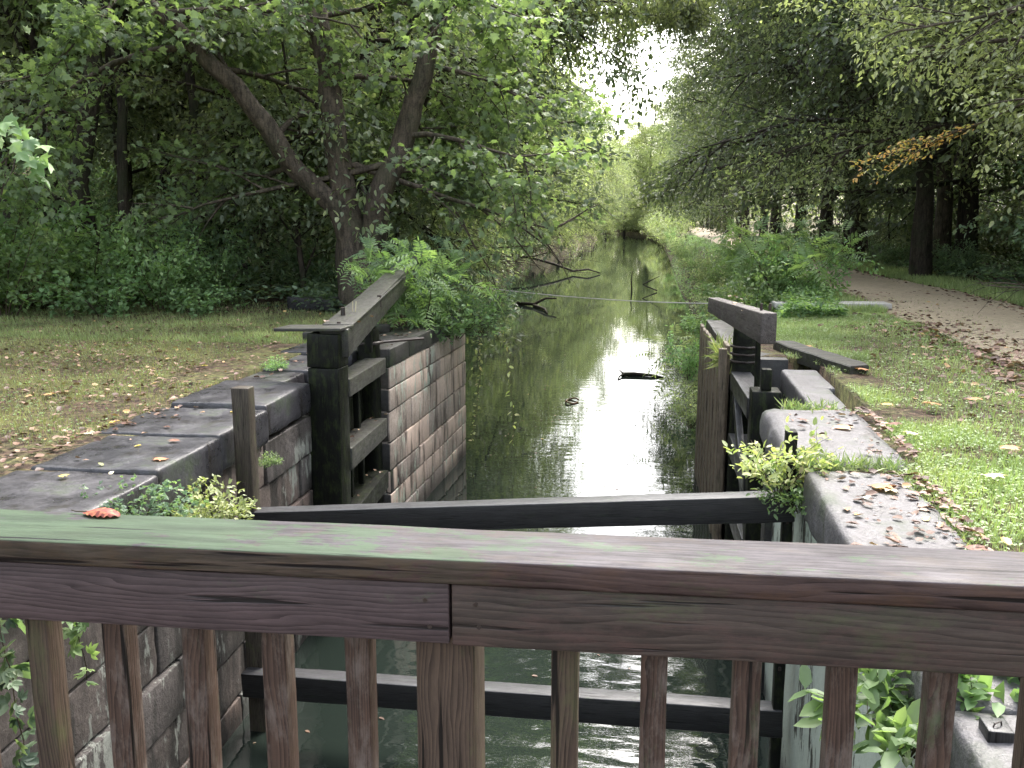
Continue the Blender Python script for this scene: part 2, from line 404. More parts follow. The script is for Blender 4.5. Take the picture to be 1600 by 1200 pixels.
def ground_mat():
    t = NT('soil_and_turf')
    c = t.n('TexCoord').outputs['Object']
    a = t.noise(c, .55, 5, .6); b = t.noise(c, 5.5, 6, .7); d = t.noise(c, 38, 8, .8)
    vo = t.n('TexVoronoi', {'feature': 'F1'}, Vector=t.map(c, (1, 1, .4)), Scale=26.0, Randomness=1.0).outputs['Color']
    vs = t.n('SeparateColor', None, Color=vo).outputs[0]
    soil = t.ramp(t.math('ADD', t.math('MULTIPLY', vs, .55), t.math('MULTIPLY', d, .45)), [(.2, (.018, .012, .009)), (.5, (.055, .036, .025)), (.75, (.11, .072, .05)), (.92, (.20, .14, .10))])
    turf = t.ramp(t.math('ADD', t.math('MULTIPLY', vs, .35), t.math('MULTIPLY', d, .65)), [(.3, (.045, .052, .02)), (.7, (.16, .16, .06))])
    m = t.ramp(t.math('ADD', t.math('MULTIPLY', a, .5), t.math('MULTIPLY', b, .5)), [(.45, 0.0), (.57, 1.0)])
    col = t.mix(m, soil, turf)
    t.surf(col, .85, t.bump(t.math('ADD', t.math('ADD', d, b), vs), .8, .03), .2)
    return t.m
M['ground'] = ground_mat()

def path_mat():
    t = NT('gravel_towpath')
    c = t.n('TexCoord').outputs['Object']
    a = t.noise(c, .8, 5, .6); b = t.noise(c, 9, 6, .7); d = t.noise(c, 70, 4, .7)
    col = t.ramp(t.math('ADD', t.math('MULTIPLY', d, .5), t.math('MULTIPLY', b, .5)), [(.33, (.17, .135, .09)), (.66, (.42, .35, .255))])
    col = t.mix(t.ramp(a, [(.5, 0.0), (.7, .5)]), col, (.22, .17, .13))
    t.surf(col, .85, t.bump(t.math('ADD', d, b), .5, .02), .2)
    return t.m
M['path'] = path_mat()

def water_mat():
    t = NT('still_canal_water')
    c = t.n('TexCoord').outputs['Object']
    r1 = t.noise(t.map(c, (1.0, 2.4, 1)), 1.5, 1.3, .5, .3)
    r2 = t.noise(t.map(c, (1.2, 4.0, 1)), 6.0, 2, .5)
    y = t.n('SeparateXYZ', None, Vector=c).outputs[1]
    near = t.ramp(t.math('DIVIDE', y, 40.0), [(0.0, 1.0), (.26, .7), (.42, .22), (1.0, .07)])
    h = t.math('MULTIPLY', t.math('ADD', r1, t.math('MULTIPLY', r2, .07)), near)
    # broken rings close under the gates
    wv = t.n('TexWave', {'wave_type': 'RINGS', 'rings_direction': 'Z'}, Vector=t.map(c, (1, 1, 1), loc=(.2, -6.5, 0)), Scale=1.1, Distortion=7.0, Detail=1.0, Detail_Scale=.9).outputs[1]
    h = t.math('ADD', h, t.math('MULTIPLY', t.math('MULTIPLY', wv, .10), t.ramp(t.math('DIVIDE', y, 40.0), [(.0, 1.0), (.22, .6), (.30, 0.0)])))
    murk = t.ramp(t.noise(c, .35, 3, .5), [(.3, (.010, .0145, .012)), (.7, (.016, .022, .018))])
    p = t.surf(murk, .0, t.bump(h, .13, .10), .75)
    p.inputs['IOR'].default_value = 1.5
    return t.m
M['water'] = water_mat()

# ------------------------------------------------------------------ the canal's plan
def interp(x, xs, ys): return float(np.interp(x, xs, ys))
def left_edge(y):  return interp(y, [17, 22, 30, 59, 112, 200, 240, 300, 420], [-4.3, -5.6, -7.6, -11.0, -12.6, -12.5, -15.5, -30, -75])
def right_edge(y): return interp(y, [17, 22, 37, 60, 120, 200, 240, 300, 420], [1.0, 1.4, 1.7, 1.2, 1.0, .3, -1.5, -13, -58])
def path_mid(y):   return interp(y, [-20, 3, 9, 14, 20, 33, 61, 100, 165, 240, 300, 420], [7.2, 7.0, 6.5, 6.1, 5.75, 5.3, 4.9, 5.2, 6.6, 6.5, -2, -45])
def path_half(y):  return interp(y, [-20, 9, 15, 33, 100, 200], [1.9, 1.9, 1.65, 1.45, 1.5, 1.6])

def sm(t):
    t = max(0., min(1., t)); return t * t * (3 - 2 * t)

def ground_z(x, y):
    n = .05 * mnoise.noise(Vector((x * .35, y * .35, 0))) + .02 * mnoise.noise(Vector((x * 1.7, y * 1.7, 3)))
    base = -.03 + n * sm((abs(x) - 1) / 4)
    base += 9.0 * sm((-10 - x) / 45) * sm((y - 14) / 22) + 2.0 * sm((x - 14) / 40) * sm((y - 10) / 30)
    if y < 17.0:
        if y < 8.8: hr = 1.38
        elif y < 12.2: hr = 1.95
        else: hr = 1.15
        hl = -3.95 if y < 9.25 else (-4.7 if y < 12.1 else -4.15)
        if hl < x < hr: return -4.2
        return base
    L, R = left_edge(y), right_edge(y)
    if L < x < R: return -4.2 if (x - L > .3 and R - x > .3) else -3.0
    d = (L - x) if x <= L else (x - R)
    w = 2.2 if x <= L else 1.5
    return -2.95 + (base + 2.95) * sm(d / w) ** .8 if d < w else base

def build_ground():
    def lin(a, b, s): return list(np.arange(a, b, s))
    xs = [-600, -380, -240, -160, -110, -80] + lin(-62, -16, 2.2) + lin(-16, -6.2, .35) + lin(-6.2, 3.2, .1) + lin(3.2, 12, .3) + lin(12, 60, 2.2) + [62, 80, 110, 160, 240, 380, 600]
    ys = [-200, -100, -50, -25] + lin(-12, 0, 1.0) + lin(0, 20, .16) + lin(20, 40, .5) + lin(40, 130, 1.6) + lin(130, 430, 6) + [440, 500, 600, 800, 1200]
    V = [(x, y, ground_z(x, y)) for y in ys for x in xs]
    nx = len(xs); a = np.arange(len(V)).reshape(len(ys), nx)
    q = np.stack([a[:-1, :-1], a[:-1, 1:], a[1:, 1:], a[1:, :-1]], -1).reshape(-1, 4)
    me = fast_mesh('ground', np.array(V), [q], smooth=True)
    tag(put('ground', me, M['ground']), kind='structure')
build_ground()

# water: one sheet, the ground covers it everywhere but in the canal
Vw = [(x, y, WATER_Z) for y in (-14, 17, 60, 430) for x in (-95, -4.6, 2.2, 40)]
tag(put('water', mesh_from('water', Vw, [(r * 4 + c, r * 4 + c + 1, r * 4 + c + 5, r * 4 + c + 4) for r in range(3) for c in range(3)]), M['water']), kind='structure')

# towpath
ys = list(np.arange(-20, 60, .6)) + list(np.arange(60, 400, 4))
V, F = [], []
for i, y in enumerate(ys):
    for k in range(7):
        u = -1 + k / 3
        e = .16 * mnoise.noise(Vector((y * .8, u * 2, 5))) * abs(u)
        x = path_mid(y) + path_half(y) * u + e
        V.append((x, y, ground_z(x, y) + .018 + .035 * (1 - u * u)))
    if i:
        for k in range(6): F.append(((i - 1) * 7 + k, (i - 1) * 7 + k + 1, i * 7 + k + 1, i * 7 + k))
tag(put('towpath', mesh_from('towpath', V, F, True), M['path']), kind='structure')

# ------------------------------------------------------------------ masonry
def wall_blocks(name, p0, p1, courses, depth, out, mean_len, mat, parent, seed=1, bev=.012, amp=.006, proud=.012, res=.3, start=None):
    """coursed blocks on the vertical face running from p0 to p1; out = horizontal normal towards the canal"""
    rnd = random.Random(seed)
    p0, p1 = Vector((*p0, 0)), Vector((*p1, 0)); u = (p1 - p0); L = u.length; u.normalize(); n = Vector((*out, 0)).normalized()
    V, F, T = [], [], []
    def boxed(s0, s1, t0, t1, z0, z1, b, r, tint, a):
        V0, F0 = [], []
        rough_block('', (s1 - s0, t1 - t0, z1 - z0), b, r, a, 5.0, rnd.random() * 90, data=(V0, F0, None))
        k = len(V); c = Vector(((s0 + s1) / 2, (t0 + t1) / 2, (z0 + z1) / 2))
        for v in V0:
            w = v + c; V.append(p0 + u * w.x + n * w.y + Vector((0, 0, w.z)))
        flip = u.cross(n).z < 0
        for f in F0:
            f = tuple(i + k for i in f); F.append(tuple(reversed(f)) if flip else f); T.append(tint)
    for (z0, z1) in courses:
        s = -rnd.random() * mean_len * .6
        while s < L:
            l = mean_len * rnd.uniform(.6, 1.45); a, b = max(s, 0), min(s + l, L)
            if b - a > .06:
                pr = rnd.uniform(-proud, proud)
                boxed(a + .006 + rnd.random() * .006, b - .006, -depth * .5, pr, z0 + .004 + rnd.random() * .007, z1 - .003 - rnd.random() * .004, bev, res, rnd.random(), amp)
            s += l
    boxed(.01, L - .01, -depth, -.05, courses[-1][0] + .02, courses[0][1] - .03, .01, 2.0, 0.0, 0)
    return put(name, mesh_from(name, V, F, True, T), mat, parent)

def coping_stone(parent, cx, cy, sx, sy, sz, mat, ztop=0.0, rz=0.0, r=.025, amp=.006, res=.09, name='coping_stone', seed=None, big=0.0):
    me = rough_block(name, (sx, sy, sz), r, res, amp, 3.2, seed if seed is not None else random.random() * 60, big=big)
    a = me.attributes.new('tint', 'FLOAT', 'FACE'); tv = random.uniform(.3, .65)
    a.data.foreach_set('value', np.full(len(me.polygons), tv, np.float32))
    return put(name, me, mat, parent, Matrix.Translation((cx, cy, ztop - sz / 2)) @ Matrix.Rotation(rz, 4, 'Z'))

# left lock wall
LW = thing('lock_wall', 'long stone lock wall left of the canal with dark wet coping and a pale pink far section', 'lock wall', (-3.9, 8, 0))
lc = [(-.31 - .0, -.72), (-.73, -1.12), (-1.13, -1.55), (-1.56, -1.98), (-1.99, -2.42), (-2.43, -3.1)]
lc = [(b, a) for a, b in lc]
wall_blocks('masonry', (-3.27, -1.5), (-3.62, 9.2), lc, .7, (1, .033), 1.3, M['wall_near'], LW, 3, proud=.025, amp=.014, res=.14)
# coping row: (y0, y1, inner x, outer x)
for (y0, y1, xi, xo, zt) in [(-1.6, -.3, -3.24, -4.3, .0), (-.28, 1.1, -3.26, -4.3, .005), (1.12, 2.6, -3.28, -4.32, -.004), (2.62, 4.25, -3.31, -4.36, .0), (4.27, 5.78, -3.36, -4.42, .004),
                             (5.80, 6.86, -3.43, -4.40, -.002), (6.89, 7.93, -3.50, -4.58, .002), (7.95, 9.20, -3.575, -4.52, .04)]:
    w = xi - xo; dz = random.uniform(-.012, .014)
    st = coping_stone(LW, (xi + xo) / 2 + random.uniform(-.01, .012), (y0 + y1) / 2, w, y1 - y0 - .012, .32, M['coping'], zt + dz, math.atan2(.033, 1), res=.055, amp=.014, r=.03)
    st.rotation_euler = (random.uniform(-.008, .008), random.uniform(-.01, .012), math.atan2(.033, 1))
# ledge and end return of the near section
wall_blocks('return_face', (-3.63, 9.2), (-4.5, 9.2), lc, .3, (0, 1), .8, M['dark_stone'], LW, 5)
wall_blocks('recess_face', (-4.12, 9.2), (-4.16, 12.05), [(-.45, -.20)] + lc[1:], .4, (1, 0), .9, M['dark_stone'], LW, 6)
for (x0, x1, y0, y1, zt) in [(-5.25, -4.14, 9.32, 10.45, -.07), (-5.45, -4.10, 10.5, 11.7, -.05), (-5.0, -3.98, 11.75, 12.7, -.01)]:
    coping_stone(LW, (x0 + x1) / 2, (y0 + y1) / 2, x1 - x0, y1 - y0, .25, M['coping'], zt, random.uniform(-.02, .02), amp=.008, name='recess_slab')
fc = [(-.26, .0), (-.56, -.27), (-.88, -.57), (-1.32, -.89), (-1.72, -1.33), (-2.05, -1.73), (-2.38, -2.06), (-3.0, -2.39)]
wall_blocks('far_masonry', (-3.60, 12.1), (-3.52, 16.9), fc[1:], .7, (1, 0), 1.0, M['wall_far'], LW, 11, proud=.008, res=.35)
wall_blocks('far_coping', (-3.58, 12.1), (-3.50, 16.9), [fc[0]], 1.3, (1, 0), 1.1, M['dark_stone'], LW, 12, proud=.01, bev=.02)
wall_blocks('end_face', (-3.52, 16.9), (-4.9, 17.1), fc, .4, (0.1, 1), .7, M['wall_far'], LW, 13)
wall_blocks('hollow_quoin', (-4.1, 12.08), (-3.6, 12.1), fc, .35, (0, -1), .8, M['dark_stone'], LW, 14)

# right lock wall
RW = thing('lock_wall', 'stone lock wall on the right of the canal with pale rounded coping and lichen spotted face', 'lock wall', (1.4, 8, 0))
V, F = [], []
me = rough_block('lichen_face', (.5, 10.9, 2.75), .03, .25, .012, 2.5, 4)
put('lichen_face', me, M['wall_r'], RW, Matrix.Translation((1.345, 3.15, -1.675)))
for (y0, y1, xi, xo, rr) in [(-2.2, .6, 1.06, 1.66, .04), (.63, 3.3, 1.06, 1.68, .045), (3.32, 6.58, 1.055, 1.72, .055), (6.74, 8.72, .97, 1.86, .12)]:
    coping_stone(RW, (xi + xo) / 2, (y0 + y1) / 2, xo - xi, y1 - y0, .36, M['coping_r'], .01 if rr < .1 else .03, 0, r=rr, res=.06, amp=.016)
wall_blocks('recess_face', (1.66, 8.75), (1.66, 12.1), lc, .4, (-1, 0), .9, M['dark_stone'], RW, 21)
wall_blocks('return_face', (1.02, 8.7), (1.8, 8.7), lc, .3, (0, 1), .8, M['dark_stone'], RW, 22)
for (x0, x1, y0, y1, zt) in [(1.50, 1.86, 9.0, 10.3, -.05), (1.52, 1.95, 10.35, 11.6, -.07)]:
    coping_stone(RW, (x0 + x1) / 2, (y0 + y1) / 2, x1 - x0, y1 - y0, .28, M['coping_r'], zt, random.uniform(-.03, .03), r=.04, name='recess_slab', res=.06)
wall_blocks('far_masonry', (.98, 12.1), (.86, 16.6), fc, .7, (-1, 0), .85, M['dark_stone'], RW, 23)
# vertical planks spiked to the far section
for i in range(9):
    y0 = 12.0 + i * .475; x = .90 - (y0 - 12.0) * .036
    o = timber('plank', (x, y0 + .235, -3.0), (x + .012, y0 + .235, (-.02 if i else .18) - .04 * random.random()), .055, .455, M['plank'], RW, .012, .006, up=(0, 1, 0), res=.4)
    o.rotation_euler.rotate_axis('X', random.uniform(-.006, .006))
timber('plank', (.875, 11.92, -3.0), (.845, 11.95, .12), .10, .09, M['plank'], RW, .012, .006, up=(0, 1, 0), res=.3)

# ------------------------------------------------------------------ lock gates
LG = thing('lock_gate', 'black timber lock gate folded open against the left wall with long balance beam', 'lock gate', (-3.5, 10.6, -2.6))
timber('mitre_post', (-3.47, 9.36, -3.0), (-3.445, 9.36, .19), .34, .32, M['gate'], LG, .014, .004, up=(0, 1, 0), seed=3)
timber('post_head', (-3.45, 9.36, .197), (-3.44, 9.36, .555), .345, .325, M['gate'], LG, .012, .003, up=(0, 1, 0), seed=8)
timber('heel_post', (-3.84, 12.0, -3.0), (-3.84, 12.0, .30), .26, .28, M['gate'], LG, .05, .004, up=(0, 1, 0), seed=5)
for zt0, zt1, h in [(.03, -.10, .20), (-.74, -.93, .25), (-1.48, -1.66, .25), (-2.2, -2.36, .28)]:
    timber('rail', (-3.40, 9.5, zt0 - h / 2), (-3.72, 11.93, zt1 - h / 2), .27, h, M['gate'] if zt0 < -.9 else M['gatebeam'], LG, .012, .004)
for k in range(5):                                     # back planking, standing behind the rails
    t = (k + .5) / 5; x = -3.60 - .33 * t; y = 9.55 + 2.4 * t
    timber('planking', (x, y, -3.0), (x, y, -.12), .05, .475, M['gate'], LG, .006, .002, up=(-.13, .99, 0), res=.5)
for (t, z0, z1) in [(.20, -.78, -.14), (.50, -.80, -.16), (.28, -1.52, -1.0), (.58, -1.56, -1.05), (.3, -2.2, -1.7)]:
    timber('stud', (-3.46 - .30 * t, 9.6 + 2.3 * t, z0), (-3.46 - .30 * t, 9.6 + 2.3 * t, z1), .07, .07, M['gate'], LG, .006, .002, up=(0, 1, 0), res=.4)
bb = timber('balance_beam', (-3.35, 9.30, .445), (-4.50, 17.2, .98), .30, .30, M['gatebeam'], LG, .015, .006, res=.3)
timber('cap_board', (-3.98, 9.42, .585), (-3.22, 9.36, .605), .36, .035, M['gatebeam'], LG, .008, .003, res=.1)
timber('cap_board', (-3.375, 9.5, .615), (-4.02, 14.0, .858), .33, .03, M['gatebeam'], LG, .008, .004, res=.2)
def peg(name, x, y, z, h, r, mat, parent, lean=0.0):
    V, F = [], []; tube(V, F, [(x, y, z), (x + lean * .5, y, z + h * .5), (x + lean, y, z + h)], [r, r, r * .9], 8)
    return put(name, mesh_from(name, V, F), mat, parent)
peg('iron_bolt', -3.52, 10.1, .60, .15, .028, M['iron'], LG); peg('iron_bolt', -3.55, 11.6, .62, .15, .03, M['iron'], LG); peg('iron_bolt', -3.38, 9.55, .60, .05, .022, M['iron'], LG)
V, F = [], []
cz = .10
tube(V, F, [(-3.84 + .19 * math.cos(a), 12.0 + .19 * math.sin(a), cz) for a in np.linspace(0, 2 * math.pi, 17)], [.022] * 17, 6)
tube(V, F, [(-3.66, 12.05, cz), (-3.2, 12.5, cz)], [.022, .022], 6)
put('collar_strap', mesh_from('collar_strap', V, F), M['iron'], LG)
timber('prop', (-3.74, 11.7, .0), (-3.74, 11.7, .46), .09, .09, M['gate'], LG, .008, .002, up=(0, 1, 0))

for i, (x, dx) in enumerate([(-3.49, .0), (-3.465, .012)]):
    V, F = [], []; tube(V, F, [(x, 10.35, .60), (x + dx, 10.35, .71), (x + dx * 1.3, 10.36, .80)], [.006, .005, .004], 6)
    tag(put('twig', mesh_from('twig', V, F), M['leaf_cream']), ['pale straight twig standing upright on the left balance beam, the left of two', 'pale twig leaning slightly on the left balance beam, the right of two'][i], 'twig', 'pale twigs on the balance beam')

RG = thing('lock_gate', 'open lock gate against the right wall with short cracked grey beam across its top', 'lock gate', (1.2, 10.5, -2.6))
timber('balance_beam', (1.055, 9.02, .715), (.72, 12.15, .60), .15, .30, M['greybeam'], RG, .014, .006, taper=.62, res=.1)
V, F = [], []
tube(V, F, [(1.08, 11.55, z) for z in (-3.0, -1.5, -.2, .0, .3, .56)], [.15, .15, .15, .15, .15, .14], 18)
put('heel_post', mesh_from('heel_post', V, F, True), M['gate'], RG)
for z in (.03, .12, .21):
    V, F = [], []
    tube(V, F, [(1.08 + .165 * math.cos(a), 11.55 + .165 * math.sin(a), z) for a in np.linspace(0, 2 * math.pi, 19)], [.016] * 19, 6)
    put('iron_collar', mesh_from('iron_collar', V, F, True), M['iron'], RG)
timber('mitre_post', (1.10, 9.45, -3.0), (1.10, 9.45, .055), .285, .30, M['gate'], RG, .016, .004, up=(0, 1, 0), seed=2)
timber('tenon', (1.10, 9.42, .057), (1.10, 9.42, .27), .10, .12, M['gate'], RG, .01, .003, up=(0, 1, 0), seed=4)
timber('upright', (1.07, 9.95, -.05), (1.055, 9.9, .56), .055, .06, M['gate'], RG, .006, .003, up=(0, 1, 0), seed=4)
for zt0, zt1, h in [(-.06, -.09, .22), (-.82, -.86, .25), (-1.56, -1.6, .25), (-2.3, -2.3, .25)]:
    timber('rail', (1.06, 9.55, zt0 - h / 2), (1.03, 11.45, zt1 - h / 2), .24, h, M['strut'], RG, .014, .004, res=.14)
for k in range(4):
    timber('planking', (1.29, 9.7 + .48 * k, -3.0), (1.29, 9.7 + .48 * k, -.15), .05, .46, M['gate'], RG, .006, .002, up=(0, 1, 0), res=.5)
timber('brace', (1.00, 9.5, -1.5), (.98, 11.4, -.35), .08, .15, M['strut'], RG, .01, .003, res=.14)
for i in (0, 1):
    peg('iron_bolt', 1.02 + .085 * i, 9.42, .85, .07, .014, M['iron'], RG)

# ------------------------------------------------------------------ struts across the lock
def wall_post(label, x, y, zt, w, d, seed):
    t = thing('wall_post', label, 'post', (x, y, -3.0), 'timber posts fixed to the lock walls')
    timber('post', (x + .01, y, -3.0), (x, y, zt), w, d, M['gate'] if x > 0 else M['post'], t, .012, .004, up=(0, 1, 0), seed=seed, res=.2)
    for z in (-.45, -1.6):
        peg('bolt', x, y - d * .5 - .0, z, .03, .012, M['iron'], t)
    return t
wall_post('weathered square post standing against the left stone coping', -3.36, 7.1, .375, .15, .13, 6)
wall_post('low dark post against the right wall beside the yellow plant', .985, 6.78, .235, .075, .12, 7)
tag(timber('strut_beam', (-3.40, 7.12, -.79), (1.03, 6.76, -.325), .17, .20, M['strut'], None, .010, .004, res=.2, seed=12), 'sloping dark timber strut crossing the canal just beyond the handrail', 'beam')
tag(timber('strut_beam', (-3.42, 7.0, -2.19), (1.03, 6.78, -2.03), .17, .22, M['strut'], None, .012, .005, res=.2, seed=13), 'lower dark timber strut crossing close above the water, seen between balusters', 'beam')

# the low post by the footbridge corner
t = thing('marker_post', 'short black square post with a staple in its top, at the lower right corner', 'post', (1.18, 3.12, -1))
timber('post', (1.175, 3.13, -1.0), (1.18, 3.12, .05), .085, .10, M['strut'], t, .006, .002, up=(0, 1, 0), seed=22)
V, F = [], []; tube(V, F, [(1.16, 3.10, .045), (1.165, 3.10, .062), (1.19, 3.115, .064), (1.195, 3.118, .045)], [.003] * 4, 5)
put('staple', mesh_from('staple', V, F), M['iron'], t)

# ------------------------------------------------------------------ footbridge
FB = thing('footbridge', 'wooden footbridge railing with broad mossy handrail and brown balusters spanning the lock', 'footbridge', (-1, 0.5, 0))
ra = Matrix.Rotation(rad(1.7), 4, 'Z')
def fb(x, y):                                          # point on the railing line, turned 1.7 degrees
    v = ra @ Vector((x, y - 1.279 + 0, 0)); return (v.x - .0, v.y + 1.284)
def ftimber(name, x0, x1, y, z, w, h, mat, **k):
    a, b = fb(x0, y), fb(x1, y)
    return timber(name, (*a, z), (*b, z), w, h, mat, FB, **k)
ftimber('handrail_cap', -3.9, 2.0, 1.279, 1.2515, .137, .037, M['cap'], bev=.004, amp=.0012, res=.05, freq=6)
ftimber('face_board', -3.9, -.2835, 1.243, 1.183, .038, .092, M['board_l'], bev=.003, amp=.0012, res=.05, freq=6)
ftimber('face_board', -.2795, 2.0, 1.243, 1.182, .038, .093, M['board_r'], bev=.003, amp=.0012, res=.05, freq=6)
ftimber('bottom_rail', -3.9, 2.0, 1.243, .30, .038, .089, M['board_r'], bev=.003, res=.3)
bx = [-.954, -.825, -.694, -.565, -.433, -.12, .01, .143, .276, .411]
allx = [-.954 - .13 * k for k in range(22, 0, -1)] + bx + [.411 + .133 * k for k in range(1, 11)]
for i, x in enumerate(allx):
    y = 1.283
    a = fb(x, y)
    tx = random.uniform(-.003, .003)
    timber('baluster', (a[0] + tx, a[1], .25), (a[0], a[1], 1.2325), .0385, .0385, M['bal_g'] if i % 5 in (2,) else M['bal'], FB, bev=.003, amp=.001, res=.1, up=(0, 1, 0), freq=6, seed=i * 3.3)
for x in (-2.6, -.298, 1.75):
    a = fb(x, 1.309)
    timber('post', (*a, -.2), (*a, 1.2325), .089, .089, M['bal_g'], FB, bev=.004, amp=.001, res=.1, up=(0, 1, 0), freq=6, seed=x)
for (x, z) in [(-.318, 1.203), (-.312, 1.163), (-.245, 1.200), (-.240, 1.166)]:
    a = fb(x, 1.2238); V, F = [], []
    tube(V, F, [(a[0], a[1] + .002, z), (a[0], a[1] - .0012, z)], [.0038, .0034], 10)
    put('screw', mesh_from('screw', V, F), M['iron'], FB)
for k in range(10):
    y = -.55 + k * .2
    a, b = fb(-4.6, y), fb(2.6, y)
    timber('deck_board', (*a, .18), (*b, .18), .19, .045, M['board_r'], FB, bev=.004, res=.5)

# ------------------------------------------------------------------ plants: branching growth
def rvec(rnd): return Vector((rnd.gauss(0, 1), rnd.gauss(0, 1), rnd.gauss(0, 1))).normalized()

def grow_tree(seed, guides, n1=10, n2=6, n3=5, len1=(3.5, 5.5), r2=.5, r3=.45, elev=(5, 50), droop=.05, t0=.3, leaf=.10, per=22, spread=.16,
              shape='oval', bias=None, zmin=None, seg=10, cut=None, skip=None, pmin=None):
    """guides: list of (points, radii). Returns trunk mesh, crown mesh"""
    rnd = random.Random(seed); rg = np.random.default_rng(seed)
    V, F = [], []; TP, TD, TR = [], [], []
    def path(p, d, L, n, wand, grav):
        pts = [p.copy()]; d = d.normalized()
        for i in range(n):
            d = (d + rvec(rnd) * wand + Vector((0, 0, grav))).normalized()
            pts.append(pts[-1] + d * (L / n))
        return pts
    def at(pts, t):
        f = t * (len(pts) - 1); i = min(int(f), len(pts) - 2); u = f - i
        return pts[i].lerp(pts[i + 1], u), (pts[i + 1] - pts[i]).normalized()
    def child_dir(d, el, az):
        a = d.orthogonal().normalized(); b = d.cross(a)
        return (d * math.cos(el) + (a * math.cos(az) + b * math.sin(az)) * math.sin(el)).normalized()
    for gi, (pts, rads) in enumerate(guides):
        pts = [Vector(p) for p in pts]
        fine, fr = [], []
        for i in range(len(pts) - 1):
            for k in range(3):
                u = k / 3; q = pts[i].lerp(pts[i + 1], u)
                if i or k: q += rvec(rnd) * .035 * (1 if rads[0] > .05 else .3)
                fine.append(q); fr.append(rads[i] * (1 - u) + rads[i + 1] * u)
        fine.append(pts[-1]); fr.append(rads[-1])
        tube(V, F, fine, fr, seg, .22)
        az0 = rnd.random() * 6.28
        for k in range(n1):
            t = t0 + (1 - t0) * (k + rnd.random() * .8) / n1
            p, d = at(fine, min(t, .99))
            if pmin is not None and p.z < pmin: continue
            az = az0 + k * 2.399 + rnd.uniform(-.4, .4)
            e = rad(rnd.uniform(*elev))
            hd = Vector((math.cos(az) * math.cos(e), math.sin(az) * math.cos(e), math.sin(e)))
            if bias: hd = (hd + Vector(bias)).normalized()
            L1 = rnd.uniform(*len1) * (1.0 - .45 * max(0, t - .55) / .45)
            if cut and cut(p + hd * L1): L1 *= .45
            if skip and skip(p, p + hd * L1): continue
            rb = max(.02, min(fr[min(int(t * (len(fr) - 1)), len(fr) - 1)] * .5, .012 * L1 + .02))
            P1 = path(p, hd, L1, 6, .16, -droop)
            tube(V, F, P1, [rb * (1 - .8 * i / 6) for i in range(7)], 6)
            for j in range(n2):
                t2 = .22 + .78 * (j + rnd.random()) / n2
                q, d2 = at(P1, min(t2, .99))
                dd = child_dir(d2, rad(rnd.uniform(30, 65)), rnd.random() * 6.28); dd.z = dd.z * .6 + .05
                L2 = L1 * r2 * (1.15 - .6 * t2) * rnd.uniform(.7, 1.2)
                P2 = path(q, dd, L2, 4, .2, -droop * 1.3)
                tube(V, F, P2, [rb * .38 * (1 - .75 * i / 4) for i in range(5)], 4)
                for m in range(n3):
                    t3 = .15 + .85 * (m + rnd.random()) / n3
                    s, d3 = at(P2, min(t3, .99))
                    de = child_dir(d3, rad(rnd.uniform(25, 70)), rnd.random() * 6.28); de.z = de.z * .5 - .03
                    L3 = L2 * r3 * rnd.uniform(.6, 1.3) + .1
                    P3 = path(s, de, L3, 3, .2, -droop * 1.5)
                    tube(V, F, P3, [.008, .006, .005, .003], 3)
                    if zmin is None or P3[0].z > zmin + rnd.uniform(-.4, .4):
                        for q0, q1 in zip(P3[:-1], P3[1:]):
                            TP.append((*q0, *(q1 - q0))); TR.append(rnd.random())
    TPa = np.array(TP); n = max(1, int(round(per / 3)))
    TPa = np.repeat(TPa, n, 0); cl = np.repeat(np.array(TR), n)
    N = len(TPa); u = rg.random((N, 1))
    P = TPa[:, :3] + TPa[:, 3:] * u + rg.normal(0, spread, (N, 3)) * np.array([1, 1, .55])
    D = norm(TPa[:, 3:]) * .6 + rg.normal(0, .6, (N, 3)) + np.array([0, 0, -.28])
    Nn = rg.normal(0, .45, (N, 3)) + np.array([0, 0, 1.0])
    S = leaf * rg.uniform(.6, 1.25, N)
    tint = np.clip(.45 * cl + .55 * rg.random(N), 0, 1) ** 1.15
    crown = leaves('crown', P, D, Nn, S, shape, tint)
    trunk = mesh_from('trunk', V, F, True)
    return trunk, crown

def plant_tree(name, label, cat, loc, meshes, bark, leafm, group=None, rz=0., scale=1.):
    t = thing(name, label, cat, loc, group, rz, scale)
    Mx = Matrix.Translation(loc)
    put('trunk', meshes[0], bark, t, Mx); put('crown', meshes[1], leafm, t, Mx)
    return t

# big three-stemmed maple on the left bank, placed from its limbs
mb = Vector((-5.95, 18.0, 0))
W = lambda *p: tuple(Vector(p) - mb)
maple_guides = [
    ([W(-5.98, 18.0, -.3), W(-5.98, 18, .25), W(-6.02, 18.0, 1.2), W(-6.12, 18.0, 2.0), W(-6.30, 17.9, 3.2), W(-6.36, 17.9, 4.6), W(-6.66, 17.8, 6.0), W(-6.9, 17.8, 8.5), W(-6.7, 18, 12)],
     [.50, .36, .30, .27, .25, .23, .19, .13, .04]),
    ([W(-5.82, 18.05, -.3), W(-5.76, 18.05, .25), W(-5.68, 18.05, 1.1), W(-5.50, 18.1, 2.1), W(-5.05, 18.2, 3.1), W(-4.75, 18.2, 4.0), W(-4.30, 18.2, 5.2), W(-3.9, 18.2, 7.2), W(-3.4, 18, 10.5)],
     [.45, .33, .28, .25, .23, .20, .16, .11, .03]),
    ([W(-6.05, 18.02, 1.2), W(-6.30, 17.9, 2.0), W(-7.0, 17.6, 2.65), W(-7.45, 17.3, 3.5), W(-7.9, 17.0, 4.2), W(-8.9, 16.6, 5.3), W(-9.9, 16.2, 6.1), W(-11, 16, 8)],
     [.22, .21, .19, .175, .16, .14, .10, .03]),
]
